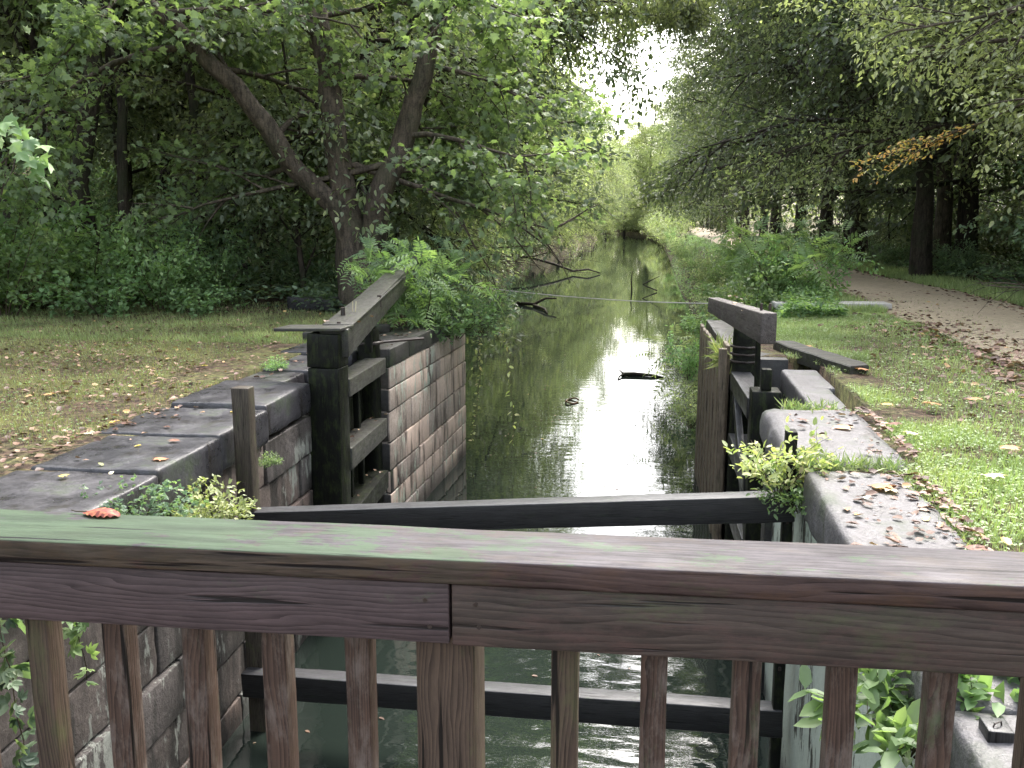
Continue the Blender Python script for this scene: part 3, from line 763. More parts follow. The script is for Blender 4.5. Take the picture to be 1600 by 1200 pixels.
maple_m = grow_tree(21, maple_guides, n1=15, n2=7, n3=6, len1=(3.0, 4.9), t0=.26, elev=(-25, 40), leaf=.13, per=17, spread=.17, shape='maple', droop=.07, seg=16, bias=(.22, .10, .05), zmin=2.0, pmin=2.4, skip=lambda a, b: (b.y < -.2 and b.z < 4.3 and -3.0 < b.x < 2.4 and a.z < 4.4) or (a.z < 4.3 and b.y < .8 and -2 < b.x < 1.8),
                    cut=lambda p: p.x > 4.4)
plant_tree('maple_tree', 'broad three-stemmed maple rising beside the left balance beam', 'tree', tuple(mb), maple_m, M['bark'], M['leaf_maple'])

def straight(h, r, lean=(0, 0), seed=0, split=None):
    rnd = random.Random(seed); g = []
    pts = [Vector((0, 0, -.4))]; n = 7
    for i in range(1, n + 1):
        z = h * i / n; pts.append(Vector((lean[0] * (i / n) ** 1.3 + rnd.uniform(-.18, .18), lean[1] * (i / n) ** 1.3 + rnd.uniform(-.18, .18), z)))
    g.append((pts, [r * 1.25] + [r * (1 - .85 * i / n) for i in range(1, n + 1)]))
    if split:
        z0, dx, dy = split
        k = int(z0 / h * n) + 1
        s = pts[k]; P = [s]
        for i in range(1, 5): P.append(s + Vector((dx * i / 4, dy * i / 4, (h - z0) * .8 * i / 4)) + Vector((rnd.uniform(-.15, .15), rnd.uniform(-.15, .15), 0)))
        g.append((P, [r * .6 * (1 - .8 * i / 4) for i in range(5)]))
    return g

PR = {}
# woodland kinds (each is one mesh pair shared by its copies)
PR['wood_a'] = grow_tree(31, straight(15, .20, (1.0, .4), 1, (5, -2.6, 1)), n1=11, n2=6, n3=5, len1=(2.6, 4.0), t0=.16, elev=(-5, 40), leaf=.16, per=22, spread=.28, droop=.05, seg=8)
PR['wood_b'] = grow_tree(32, straight(17, .24, (-1.2, -.6), 2, (4, 2.8, -1.5)), n1=11, n2=6, n3=5, len1=(2.8, 4.4), t0=.14, elev=(-10, 35), leaf=.17, per=22, spread=.30, droop=.07, seg=8)
PR['slender'] = grow_tree(38, straight(15, .13, (.9, .3), 12, (3.5, -1.8, .6)), n1=10, n2=5, n3=4, len1=(1.6, 2.8), t0=.30, elev=(0, 45), leaf=.14, per=18, spread=.25, droop=.05, seg=8, pmin=3.2)
PR['broad'] = grow_tree(33, straight(18, .30, (.5, .5), 3, (5, 2.5, 2)), n1=16, n2=7, n3=5, len1=(4.8, 7.0), t0=.12, elev=(-12, 35), leaf=.20, per=27, spread=.36, droop=.06, seg=8)
PR['bank'] = grow_tree(34, straight(13, .22, (1.6, 0), 4, (3, 3.4, 1)), n1=16, n2=7, n3=5, len1=(3.8, 5.8), t0=.06, elev=(-20, 30), leaf=.16, per=24, spread=.30, droop=.10, seg=8, bias=(.35, 0, -.08))
PR['sapling'] = grow_tree(37, straight(6.5, .06, (.6, .3), 6), n1=14, n2=5, n3=4, len1=(1.3, 2.3), t0=.08, elev=(-5, 45), leaf=.13, per=24, spread=.22, droop=.04, seg=6)
PR['edge'] = grow_tree(36, straight(16, .27, (-1.0, -.5), 9, (5, -2.5, 0)), n1=15, n2=8, n3=6, len1=(4.2, 6.2), t0=.10, elev=(-14, 38), leaf=.145, per=21, spread=.26, droop=.06, seg=8, bias=(-.25, -.1, 0), zmin=2.0, pmin=2.2)

# ------------------------------------------------------------------ shrubs, herbs, vines
def pinnate(P, D, N, L, pairs=6, rg=RNG, size=.30):
    """feather-like compound leaves -> leaflet arrays"""
    D = norm(D); side = norm(np.cross(N, D)); up = np.cross(D, side)
    oP, oD, oN, oS = [], [], [], []
    for k in range(pairs + 1):
        u = .18 + .82 * k / pairs
        c = P + D * (L * u)[:, None] - np.array([0, 0, 1.0]) * (L * .32 * u * u)[:, None]
        sz = L * size * (1.05 - .5 * abs(u - .45))
        for s in ((-1, 1) if k < pairs else (0,)):
            oP.append(c); oD.append(side * s * .95 + D * (.45 if s else 1) + rg.normal(0, .08, P.shape) - np.array([0, 0, .18])); oN.append(up + rg.normal(0, .12, P.shape)); oS.append(sz)
    return np.concatenate(oP), np.concatenate(oD), np.concatenate(oN), np.concatenate(oS)

def palmate(P, D, N, L, rg=RNG, n=5):
    D = norm(D); side = norm(np.cross(N, D)); up = np.cross(D, side)
    oP, oD, oN, oS = [], [], [], []
    for k in range(n):
        a = rad(-75 + 150 * k / (n - 1))
        oP.append(P); oD.append(D * math.cos(a) + side * math.sin(a) + rg.normal(0, .07, P.shape)); oN.append(up + rg.normal(0, .15, P.shape))
        oS.append(L * (1 - .3 * abs(math.sin(a))))
    return np.concatenate(oP), np.concatenate(oD), np.concatenate(oN), np.concatenate(oS)

def grow_shrub(seed, h=1.4, r=1.0, stems=9, sub=6, per=14, leaf=.08, shape='oval', comp=None, arch=.25, low=0.05, spread=.05, thick=.012, tint_pow=1.1):
    rnd = random.Random(seed); rg = np.random.default_rng(seed)
    V, F, seg = [], [], []
    for k in range(stems):
        az = k * 2.4 + rnd.uniform(-.4, .4); q = math.sqrt((k + .6) / stems)
        d = Vector((math.cos(az) * q * r / h, math.sin(az) * q * r / h, 1.0)).normalized()
        p = Vector((math.cos(az) * .12 * r * q, math.sin(az) * .12 * r * q, -.06)); L = h * rnd.uniform(.75, 1.1) * (1.15 - .25 * q)
        pts = [p.copy()]
        for i in range(7):
            d = (d + rvec(rnd) * .10 + Vector((math.cos(az), math.sin(az), 0)) * arch * .22 - Vector((0, 0, arch * .12 * i / 3))).normalized()
            pts.append(pts[-1] + d * L / 7)
        tube(V, F, pts, [thick * (1 - .8 * i / 7) for i in range(8)], 5)
        for a, b in zip(pts[3:-1], pts[4:]): seg.append((*a, *(b - a), rnd.random()))
        for j in range(sub):
            t = .12 + .85 * (j + rnd.random()) / sub
            i = min(int(t * 7), 6); s = pts[i].lerp(pts[i + 1], t * 7 - i)
            dd = (pts[i + 1] - pts[i]).normalized(); e = dd.orthogonal().normalized(); e2 = dd.cross(e); an = rnd.random() * 6.28
            bd = (dd * .5 + (e * math.cos(an) + e2 * math.sin(an))).normalized(); bl = L * rnd.uniform(.22, .42)
            bp = [s]
            for m in range(3):
                bd = (bd + rvec(rnd) * .2 + Vector((0, 0, .02 - arch * .15))).normalized(); bp.append(bp[-1] + bd * bl / 3)
            tube(V, F, bp, [thick * .35, thick * .3, thick * .2, thick * .1], 3)
            c = rnd.random()
            for a, b in zip(bp[:-1], bp[1:]):
                if a.z > low: seg.append((*a, *(b - a), c))
    S = np.array(seg); n = max(1, int(round(per / 3))) if not comp else max(1, per // 6)
    S = np.repeat(S, n, 0); N = len(S)
    P = S[:, :3] + S[:, 3:6] * rg.random((N, 1)) + rg.normal(0, spread, (N, 3))
    D = norm(S[:, 3:6]) * .6 + rg.normal(0, .6, (N, 3)) + np.array([0, 0, -.08]); Nn = rg.normal(0, .35, (N, 3)) + np.array([0, 0, 1.0])
    L = leaf * rg.uniform(.6, 1.2, N); tint = np.clip(S[:, 6] * .5 + rg.random(N) * .5, 0, 1) ** tint_pow
    if comp == 'pinnate':
        P, D, Nn, L = pinnate(P, D, Nn, L, rg=rg); tint = np.tile(tint, 13)
    elif comp == 'palmate':
        P, D, Nn, L = palmate(P, D, Nn, L, rg=rg); tint = np.tile(tint, 5)
    return mesh_from('stems', V, F, True), leaves('foliage', P, D, Nn, L, shape, tint)

def plant_shrub(name, label, cat, loc, meshes, leafm, group=None, rz=0., scale=1., stem='twig'):
    t = thing(name, label, cat, loc, group, rz, scale); Mx = Matrix.Translation(loc)
    put('stems', meshes[0], M[stem], t, Mx); put('foliage', meshes[1], leafm, t, Mx)
    return t

PR['shrub_a'] = grow_shrub(51, 1.5, 1.25, 11, 8, 21, .095)
PR['shrub_b'] = grow_shrub(52, 1.2, 1.3, 10, 8, 21, .085, 'oval', 'palmate', .4)
PR['shrub_c'] = grow_shrub(53, 1.7, 1.1, 9, 8, 24, .10, 'diamond', None, .15)
PR['sumac'] = grow_shrub(54, 1.6, 1.1, 7, 6, 12, .42, 'narrow', 'pinnate', .2)
PR['herb'] = grow_shrub(55, .45, .45, 14, 4, 15, .055, 'oval', None, .4, .02, .03, .005)

def gz(x, y): return ground_z(x, y)

# copies grouped by kind. first use plants the kind, later uses copy it
FIRST = {}
def wood(kind, label, group, x, y, rz, sc, leafm, bark='bark_dark', z=None, cat='tree', name='woodland_tree'):
    z = gz(x, y) if z is None else z
    key = (kind, leafm)
    if key not in FIRST:
        ms = PR[kind]
        if any(k[0] == kind for k in FIRST): ms = (ms[0].copy(), ms[1].copy())
        if kind.startswith(('shrub', 'sumac', 'herb')):
            FIRST[key] = plant_shrub(name, label, cat, (x, y, z), ms, M[leafm], group, rz, sc)
        else:
            FIRST[key] = plant_tree(name, label, cat, (x, y, z), ms, M[bark], M[leafm], group, rz, sc)
        return FIRST[key]
    o = dup(FIRST[key], (x, y, z), rz, sc, label, group, cat); o.name = name
    return o

rw = random.Random(99)
# --- left woodland behind the lawn
Lw = [(-10.5, 23), (-13.5, 20.5), (-17, 22), (-20.5, 26), (-12.5, 27), (-16, 30), (-9.0, 30), (-24, 31), (-19.5, 35), (-13, 36), (-28, 27), (-25.5, 39), (-16, 43), (-31, 36), (-21, 47), (-33, 46),
      (-27, 53), (-16.5, 52), (-38, 40), (-38, 55), (-22, 60), (-31, 63), (-18, 68), (-42, 64), (-26, 75), (-46, 50), (-36, 76), (-20, 88), (-50, 70), (-30, 92), (-15.5, 24.8), (-22.6, 22.5), (-26.5, 22.5)]
for i, (x, y) in enumerate(Lw):
    k = ('wood_a', 'wood_b')[i % 2]
    wood(k, 'slim dark trunked woodland tree on the slope behind the left lawn', 'woodland trees behind the left lawn', x + rw.uniform(-.8, .8), y + rw.uniform(-.8, .8), rw.random() * 6.28, rw.uniform(.8, 1.15),
         ('leaf_mid', 'leaf_dark')[i % 4 == 3], z=None)
for i, (x, y) in enumerate([(-9.6, 20.6), (-11.2, 21.8), (-12.3, 20.4), (-13.6, 22.6), (-10.6, 24.2), (-15.2, 21.4), (-16.8, 24.4), (-14.4, 26.0)]):
    wood('slender', 'slender bare-stemmed tree standing in the thicket left of the maple', 'slender stems in the left thicket', x, y, rw.random() * 6.28, rw.uniform(.85, 1.1), 'leaf_mid', name='slender_tree')
# --- left bank, leaning over the water
for i, y in enumerate([23.5, 30, 37, 45, 54, 64, 75, 87, 100, 114, 130, 148, 168, 190, 214]):
    x = left_edge(y) - rw.uniform(1.0, 2.0) - (1.3 if 28 < y < 80 else 0)
    wood('bank', 'tree leaning low over the water from the left bank', 'trees leaning over the canal from the left bank', x, y, rw.uniform(-.35, .35), rw.uniform(.85, 1.1) * (1 + y / 500), 'leaf_mid' if i % 3 else 'leaf_dark', 'bark_dark')
    wood('broad', 'tall broad tree standing behind the left bank of the canal', 'tall trees behind the left bank', x - rw.uniform(5.5, 7.5), y + 3, rw.random() * 6.28, rw.uniform(.85, 1.05), 'leaf_dark' if i % 2 else 'leaf_mid', 'bark_dark')
# --- right side beyond the towpath
for i, y in enumerate([25, 33, 41, 50, 60, 71, 83, 96, 110, 126, 144, 165, 190]):
    x = path_mid(y) + path_half(y) + rw.uniform(.6, 1.5) + (2.0 if y < 38 else 0)
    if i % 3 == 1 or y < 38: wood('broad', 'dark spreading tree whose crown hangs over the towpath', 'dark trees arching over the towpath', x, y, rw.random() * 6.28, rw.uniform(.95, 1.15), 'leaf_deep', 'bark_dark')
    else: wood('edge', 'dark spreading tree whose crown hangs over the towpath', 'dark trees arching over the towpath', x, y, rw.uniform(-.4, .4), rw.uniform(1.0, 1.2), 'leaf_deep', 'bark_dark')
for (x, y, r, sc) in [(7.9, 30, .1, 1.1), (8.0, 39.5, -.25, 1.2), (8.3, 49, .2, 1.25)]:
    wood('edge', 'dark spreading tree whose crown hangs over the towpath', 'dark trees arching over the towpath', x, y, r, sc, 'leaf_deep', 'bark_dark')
Rw = [(14, 22), (18, 26), (13.5, 31), (20, 33), (16, 38), (24, 30), (27, 37), (21, 42), (15.5, 47), (28, 46), (21, 53), (17, 60), (30, 57), (25, 66), (18, 74), (34, 50), (35, 68), (22, 84), (30, 90), (19, 100), (26, 112), (19, 130), (34, 34), (40, 44), (42, 60)]
for i, (x, y) in enumerate(Rw):
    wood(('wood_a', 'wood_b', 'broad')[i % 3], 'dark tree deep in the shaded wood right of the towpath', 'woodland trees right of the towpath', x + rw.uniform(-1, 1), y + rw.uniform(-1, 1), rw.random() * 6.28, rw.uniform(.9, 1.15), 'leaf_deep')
def free(x, y):
    if left_edge(y) - 1.2 < x < path_mid(y) + path_half(y) + 1.6: return False
    return not (x < 0 and y < 19.5)
for i in range(64):
    y = 19 + 50 * rw.random() ** 1.3; x = rw.uniform(-34, -7) if i % 2 else rw.uniform(9.5, 32)
    if not free(x, y): x = left_edge(y) - 2 - rw.random() * 3 if x < 0 else x + 4
    wood('sapling', ('young tree filling the gaps of the left wood' if x < 0 else 'young tree filling the gaps of the right wood'), 'young trees of the left wood' if x < 0 else 'young trees of the right wood', x, y, rw.random() * 6.28, rw.uniform(.7, 1.3), 'leaf_dark' if i % 3 else 'leaf_shade', name='young_tree')
def far_wood(name, label, n, f, size, seed, mat):
    g = np.random.default_rng(seed); P = []
    while len(P) < n:
        x, y, h = f(g)
        if left_edge(y) - 4 < x < path_mid(y) + 6: continue
        z = ground_z(x, y); top = h * (.55 + .45 * nz0(x, y))
        P.append((x, y, z + top * g.random() ** .85))
    P = np.array(P); D = g.normal(0, 1, P.shape) * np.array([1, 1, .6]); Nn = g.normal(0, .6, P.shape) + np.array([0, 0, .8])
    tag(put(name, leaves(name, P, D, Nn, size * g.uniform(.5, 1.3, n), 'oval', g.random(n) ** 1.3), M[mat]), label, 'woodland', kind='stuff')
def nz0(x, y): return mnoise.noise(Vector((x * .12, y * .12, 2))) * .5 + .5
far_wood('distant_woodland', 'far wood closing the view behind the left trees', 34000, lambda g: (g.uniform(-95, -34), g.uniform(25, 130), 15), .75, 301, 'leaf_dark')
far_wood('distant_woodland', 'far wood closing the view behind the right trees', 34000, lambda g: (g.uniform(24, 95), g.uniform(12, 150), 16), .75, 302, 'leaf_dark')
far_wood('distant_woodland', 'far pale wood beyond the bend of the canal', 30000, lambda g: (g.uniform(-120, 90), g.uniform(225, 390), 33), 1.2, 303, 'leaf_far')
for (x, y, k) in [(-15, 8, 'wood_b'), (-17.5, 1, 'broad'), (-14, -6, 'wood_a'), (-20, 12, 'broad'), (13.5, 7, 'wood_b'), (14, -1, 'broad'), (13, 13.5, 'wood_a'), (12.5, -8, 'wood_b')]:  # unseen trees, added to block horizon sky and darken the baluster sides
    wood(k, 'unseen tree added beside the lock to block low side light', 'unseen trees added around the lock to block side light', x, y, rw.random() * 6.28, 1.0, 'leaf_dark')
# --- where the canal bends away
for i, (x, y) in enumerate([(-3, 262), (6, 255), (14, 245), (-10, 275), (2, 285), (12, 275), (22, 262), (-17, 300), (-4, 310), (10, 300), (24, 290), (-28, 330), (-40, 320), (-22, 255), (-30, 275), (-38, 300), (8, 225), (16, 215), (-24, 235)]):
    wood('broad', 'pale yellow green tree closing the view where the canal bends', 'distant trees at the bend of the canal', x, y, rw.random() * 6.28, rw.uniform(1.55, 1.9), 'leaf_far')
# --- pale branches reaching in from the right
ev = grow_tree(41, [([(0, 0, -.4), (0, 0, 2), (-.3, 0, 4.5), (-.6, .2, 8), (-.5, .4, 13)], [.34, .27, .23, .17, .05]),
                    ([(-.1, 0, 2.6), (-1.6, .2, 4.6), (-3.2, .5, 6.0), (-4.8, .6, 7.2)], [.15, .12, .08, .03]),
                    ([(-.2, .3, 3.6), (-1.0, 2.6, 5.2), (-2.2, 4.8, 6.4), (-3.0, 6.5, 7.4)], [.14, .11, .08, .03])],
               n1=15, n2=8, n3=6, len1=(2.8, 4.4), t0=.18, elev=(-18, 32), leaf=.115, per=14, spread=.16, droop=.07, seg=10, bias=(-.4, -.05, -.02), zmin=2.1)
plant_tree('beech_tree', 'pale leaved tree reaching its branches in above the towpath from the right', 'tree', (9.6, 17.0, 0), ev, M['bark'], M['leaf_light'])
for i, (x, y, s) in enumerate([(10.6, 26.5, 1.0), (9.3, 33, 1.05)]):
    wood('edge', ['edge of wood tree with pale drooping sprays, first one beyond the towpath', 'edge of wood tree with pale sprays, second one beyond the towpath'][i], 'pale trees at the edge of the right wood', x, y, rw.uniform(-.5, .5), s, 'leaf_light', 'bark', name='edge_tree')

# orange autumn spray hanging from the pale branches
rg = np.random.default_rng(5)
V, F, P, D = [], [], [], []
rr = random.Random(4)
base = Vector((5.35, 17.2, 3.35))
for k in range(9):
    p = base + Vector((-.12 * k, .05 * k, -.05 * k)) if k else base
    d = Vector((-1, .1, -.32)) + rvec(rr) * .3; pts = [p]
    for i in range(5): d = (d.normalized() + rvec(rr) * .16 + Vector((0, 0, -.04))); pts.append(pts[-1] + d.normalized() * rr.uniform(.16, .34))
    tube(V, F, pts, [.012, .009, .007, .005, .004, .002], 4)
    for a, b in zip(pts[:-1], pts[1:]):
        for _ in range(7): q = a.lerp(b, rr.random()); P.append(tuple(q + rvec(rr) * .05)); D.append(tuple((b - a).normalized() * .6 + rvec(rr) * .6))
tube(V, F, [(8.8, 17.1, 5.3), (7.6, 17.2, 4.5), (6.3, 17.25, 3.8), tuple(base), tuple(base + Vector((-.9, .3, -.35)))], [.035, .028, .02, .014, .006], 6)
t = thing('autumn_branch', 'drooping branch of orange and yellow autumn leaves above the towpath', 'branch', tuple(base))
put('twigs', mesh_from('twigs', V, F, True), M['twig'], t); P = np.array(P); D = np.array(D)
put('foliage', leaves('foliage', P, D, rg.normal(0, .5, P.shape) + np.array([0, 0, 1.]), rg.uniform(.06, .10, len(P))), M['leaf_orange'], t)

# limb reaching across the top of the canal gap
ob = grow_tree(44, [([(-7.6, 25.5, -1.6), (-7.3, 25.3, 2), (-6.6, 25, 4.6), (-4.6, 24.6, 6.4), (-2.2, 24.2, 7.3), (.9, 24, 7.7)], [.30, .24, .2, .14, .10, .03]), ([(-5.4, 24.8, 5.8), (-3.4, 25.5, 6.9), (-1.2, 26.2, 7.5), (1.4, 26.6, 7.9)], [.12, .09, .06, .02])], n1=15, n2=7, n3=5, len1=(1.8, 3.2), t0=.35, elev=(-40, 25),
               leaf=.12, per=20, spread=.17, droop=.09, seg=10, zmin=5.8)
o = plant_tree('arching_tree', 'tree whose top limb arches right across the gap of sky over the canal', 'tree', (0, 0, 0), ob, M['bark_dark'], M['leaf_mid'])

# --- undergrowth as single shrubs
def shrub(kind, label, group, x, y, sc, leafm, z=None, name='shrub', cat='shrub', rz=None):
    return wood(kind, label, group, x, y, rw.random() * 6.28 if rz is None else rz, sc, leafm, z=z, name=name, cat=cat)
for i, (x, y, s) in enumerate([(-14.2, 15.3, 1.25), (-12.9, 16.6, 1.35), (-11.9, 15.4, .95), (-11.2, 17.0, 1.05), (-10.2, 15.9, .75), (-9.4, 16.6, .72), (-15.8, 16.5, 1.4), (-8.6, 16.4, .5), (-14.4, 18.2, 1.5), (-12.2, 18.6, 1.2),
                               (-10.0, 18.3, .85), (-8.9, 17.6, .6), (-17.4, 15.0, 1.3)]):
    shrub(('shrub_a', 'shrub_b', 'shrub_c')[i % 3], 'bright leafy bush in the thicket along the far edge of the left lawn', 'bushes along the left lawn', x, y, s * 1.38, 'leaf_herb')
for i in range(46):
    x, y = rw.uniform(-30, -8.2), rw.uniform(19, 44)
    if x > left_edge(y) - 2.5: x -= 4
    shrub(('shrub_a', 'shrub_b', 'shrub_c')[i % 3], 'shaded bush on the floor of the left wood', 'bushes under the left woodland', x, y, rw.uniform(1.0, 1.9), 'leaf_shade')
for i, (x, y, s) in enumerate([(-6.9, 20.2, .9), (-8.0, 20.6, 1.1), (-4.9, 20.6, .95), (-4.3, 22.4, 1.0), (-7.5, 22.5, 1.2), (-5.6, 24.0, 1.1)]):
    shrub(('shrub_c', 'shrub_a')[i % 2], 'dark bush crowding behind the three-stemmed maple', 'bushes behind the maple', x, y, s, 'leaf_shade')
for i, y in enumerate([26, 31, 36, 42, 48, 55, 63, 72, 82, 94]):
    shrub(('shrub_a', 'shrub_c')[i % 2], 'bush spilling down the left canal bank', 'bushes on the left canal bank', left_edge(y) - .4, y, 1.2 + y / 90, 'leaf_shade', z=-1.6)
# right bank between canal and towpath
for i, y in enumerate([18.6, 20.0, 22.5, 24.4, 26.5, 28.8, 31, 34, 37, 40, 44, 48, 53, 58, 64, 71, 79, 88, 98, 110]):
    x = right_edge(y) + rw.uniform(.25, .8)
    shrub(('shrub_b', 'shrub_c', 'shrub_a')[i % 3], 'low leafy plant on the slope of the right canal bank', 'bankside plants right of the canal', x, y, rw.uniform(.7, .95) * (.92 if 24 < y < 75 else 1.05), 'leaf_herb' if i % 2 else 'leaf_light', z=-.95)
tag(wood('sumac', 'green bush with feathery compound leaves beside the pale slab', None, 2.65, 21.0, .4, 1.25, 'leaf_herb', name='sumac_bush', cat='bush'))
for i, (x, y, s, lm, k, lab) in enumerate([(3.2, 21.2, 1.05, 'leaf_herb', 'shrub_a', 'rounded bright green bush nearest the towpath beside the feathery bush'),
                                        (1.65, 21.9, 1.35, 'leaf_light', 'sumac', 'yellowish feathery bush at the water side of the green bush'),
                                        (2.2, 21.0, 1.0, 'leaf_herb', 'shrub_b', 'low green bush in front of the feathery bush'),
                                        (2.9, 24.5, 1.1, 'leaf_light', 'shrub_c', 'taller pale weedy bush behind the feathery bushes'),
                                        (1.2, 19.6, .75, 'leaf_shade', 'shrub_b', 'bluish green bush trailing over the bank end by the cable')]):
    shrub(k, lab, None, x, y, s, lm, name='bush', cat='bush')
for i in range(30):
    y = 118 + i * 7.2; x = right_edge(y) + rw.uniform(-.4, 1.6)
    shrub(('shrub_b', 'shrub_c', 'shrub_a')[i % 3], 'large pale bush at the far bend of the canal', 'bushes at the far bend of the canal', x, y, 2.2 + (y - 100) / 90, 'leaf_far' if i % 3 else 'leaf_light', z=-1.6)
for i in range(22):
    y = 200 + i * 6; x = right_edge(y) + rw.uniform(2, 9)
    wood('sapling', 'pale young tree at the far bend of the canal', 'young trees at the far bend', x, y, rw.random() * 6.28, rw.uniform(1.3, 2.0), 'leaf_far', name='young_tree')
for i in range(14):
    y = 100 + i * 13; x = left_edge(y) - rw.uniform(.5, 2)
    wood('sapling', 'young tree overhanging the far left bank', 'young trees on the far left bank', x, y, rw.random() * 6.28, rw.uniform(1.2, 1.7), 'leaf_mid', name='young_tree', z=-1.2)
# strip past the towpath
for i in range(26):
    y = 17 + i * 1.9; x = path_mid(y) + path_half(y) + rw.uniform(1.5, 3.2)
    shrub(('shrub_b', 'shrub_a', 'shrub_c')[i % 3], 'bush in the undergrowth beyond the towpath', 'undergrowth bushes beyond the towpath', x, y, rw.uniform(.5, .95), 'leaf_shade')
for i in range(40):
    shrub(('shrub_b', 'shrub_a', 'shrub_c')[i % 3], 'large bush deep in the right wood', 'bushes inside the right wood', rw.uniform(11.5, 24), rw.uniform(22, 62), rw.uniform(1.4, 2.3), 'leaf_deep')
shrub('shrub_c', 'bright rounded bush standing out beyond the towpath, near the right edge', None, 10.3, 25.5, 1.25, 'leaf_herb', name='bush', cat='bush')

# plants on the left wall end
tag(wood('sumac', 'leafy feather-leaved bush growing on the far end of the left lock wall', None, -3.85, 14.8, 1.9, .98, 'leaf_herb', z=-.05, name='sumac_bush', cat='bush'))
wood('shrub_b', 'five-fingered creeper bush spilling over the far left wall top', None, -3.38, 15.3, 2.0, .70, 'leaf_herb', z=-.22, name='creeper_bush', cat='bush')
wood('shrub_a', 'dense bush hanging over the outer corner of the left wall', None, -3.2, 16.3, .3, .80, 'leaf_shade', z=-.30, name='bush', cat='bush')
wood('sumac', 'bush with fern-like leaves touching the balance beam', None, -4.35, 16.6, .3, .95, 'leaf_shade', z=0, name='sumac_bush', cat='bush')

def vine(name, label, pts, n, leaf, mat, seed, shape='oval', comp=None, spread=.03, group=None, cat='vine', stem_r=.004, drop=.3):
    rr = random.Random(seed); rg = np.random.default_rng(seed)
    pts = [Vector(p) for p in pts]; fine = []
    for a, b in zip(pts[:-1], pts[1:]):
        for k in range(4): fine.append(a.lerp(b, k / 4) + rvec(rr) * .012)
    fine.append(pts[-1])
    V, F = [], []; tube(V, F, fine, [stem_r] * len(fine), 4)
    t = thing(name, label, cat, tuple(pts[0]), group); put('stem', mesh_from('stem', V, F), M['twig'], t)
    P, D = [], []
    for k in range(n):
        u = (k + .3 + .6 * rr.random()) / n * (len(fine) - 1); i = min(int(u), len(fine) - 2); q = fine[i].lerp(fine[i + 1], u - i)
        P.append(tuple(q + rvec(rr) * spread)); D.append((rr.gauss(0, .7), rr.gauss(0, .7), rr.gauss(0, .4) - drop))
    P, D = np.array(P), np.array(D); N = rg.normal(0, .5, P.shape) + np.array([0, -.6, .7]); S = leaf * rg.uniform(.6, 1.25, len(P)); tn = rg.random(len(P))
    if comp: P, D, N, S = palmate(P, D, N, S, rg); tn = np.tile(tn, 5)
    put('foliage', leaves('foliage', P, D, N, S, shape, tn), M[mat], t)
    return t
vine('hanging_vine', 'thin vine of yellow heart leaves hanging beside the outer corner of the left wall', [(-3.15, 16.4, -.15), (-3.2, 16.55, -.5), (-3.18, 16.6, -1.1), (-3.26, 16.6, -1.7), (-3.34, 16.6, -2.35)], 62, .075, 'leaf_yellow', 3)
vine('hanging_vine', 'sparse vine with pale leaves dangling free over the water, right of the yellow one', [(-3.3, 16.4, .05), (-3.0, 16.2, -.02), (-2.72, 16.2, -.25), (-2.56, 16.2, -.65), (-2.57, 16.2, -1.2), (-2.5, 16.2, -1.75), (-2.52, 16.2, -2.3)], 34, .10, 'leaf_yellow', 4)
# creepers on the near left face, seen through the balusters
for i, (p, lab, mt, n) in enumerate([([(-3.28, 3.3, -.2), (-3.24, 3.32, -.6), (-3.25, 3.36, -1.0)], 'creeper with fingered leaves hanging at the left edge behind the first baluster', 'leaf_herb', 22),
                                    ([(-3.29, 4.0, -.25), (-3.24, 4.02, -.7), (-3.25, 4.05, -1.25)], 'longest creeper strand hanging down the near left wall between the first two balusters', 'leaf_shade', 30),
                                    ([(-3.33, 4.6, -.30), (-3.27, 4.62, -.6), (-3.28, 4.66, -.95)], 'short creeper with one bright leaf between the second and third balusters', 'leaf_herb', 16)]):
    vine('wall_creeper', lab, p, n, .095, mt, 20 + i, 'oval', 'palmate', .06)
wood('shrub_b', 'dark green creeper clump over the near left coping edge', None, -3.28, 5.35, .3, .33, 'leaf_shade', z=-.22, name='creeper_clump', cat='creeper')
wood('herb', 'wispy brownish weed clump on the left wall face beside the square post', None, -3.25, 6.15, .3, .85, 'grass_dry', z=-.48, name='weed_clump', cat='weeds')
wood('herb', 'small weed growing from a joint below the left coping, near the gate', None, -3.43, 7.7, .3, .3, 'leaf_herb', z=-.45, name='weed_clump', cat='weeds')
wood('herb', 'small green weed in the joint between the recess slabs', None, -4.5, 10.4, .3, .4, 'leaf_herb', z=-.03, name='weed_clump', cat='weeds')
# right: yellow plant in the joint, grasses, big leaves by the corner
yp = grow_shrub(61, .55, .30, 9, 5, 12, .06, 'oval', None, .35, .02, .02, .005)
plant_shrub('yellow_plant', 'plant with pale yellow leaves rooted between the two right coping stones', 'plant', (.90, 6.66, -.17), yp, M['leaf_yellow'], None, 0, 1.02)
wood('herb', 'green weeds around the foot of the yellow plant', None, 1.05, 6.62, .9, .75, 'leaf_herb', z=-.28, name='weed_clump', cat='weeds')
wood('shrub_c', 'leafy plant growing out of the right wall beyond the planks', None, .62, 17.1, .9, .52, 'leaf_herb', z=-1.15, name='bank_plant', cat='plant')
wood('shrub_c', 'lower plant at the water beyond the planked wall', None, .72, 17.3, 2.9, .5, 'leaf_light', z=-2.1, name='bank_plant', cat='plant')
wood('shrub_b', 'trailing plant at the top of the bank behind the short grey beam', None, .80, 17.0, 1.9, .45, 'leaf_herb', z=-.3, name='bank_plant', cat='plant')
bl = grow_shrub(62, .42, .34, 9, 4, 9, .11, 'oval', None, .5, .02, .02, .006)
plant_shrub('broad_leaved_plant', 'broad-leaved green plant hanging over the wall at the lower right', 'plant', (1.02, 3.55, -.28), bl, M['leaf_herb'])
bl2 = grow_shrub(63, .36, .30, 8, 4, 9, .10, 'oval', None, .4, .02, .02, .006)
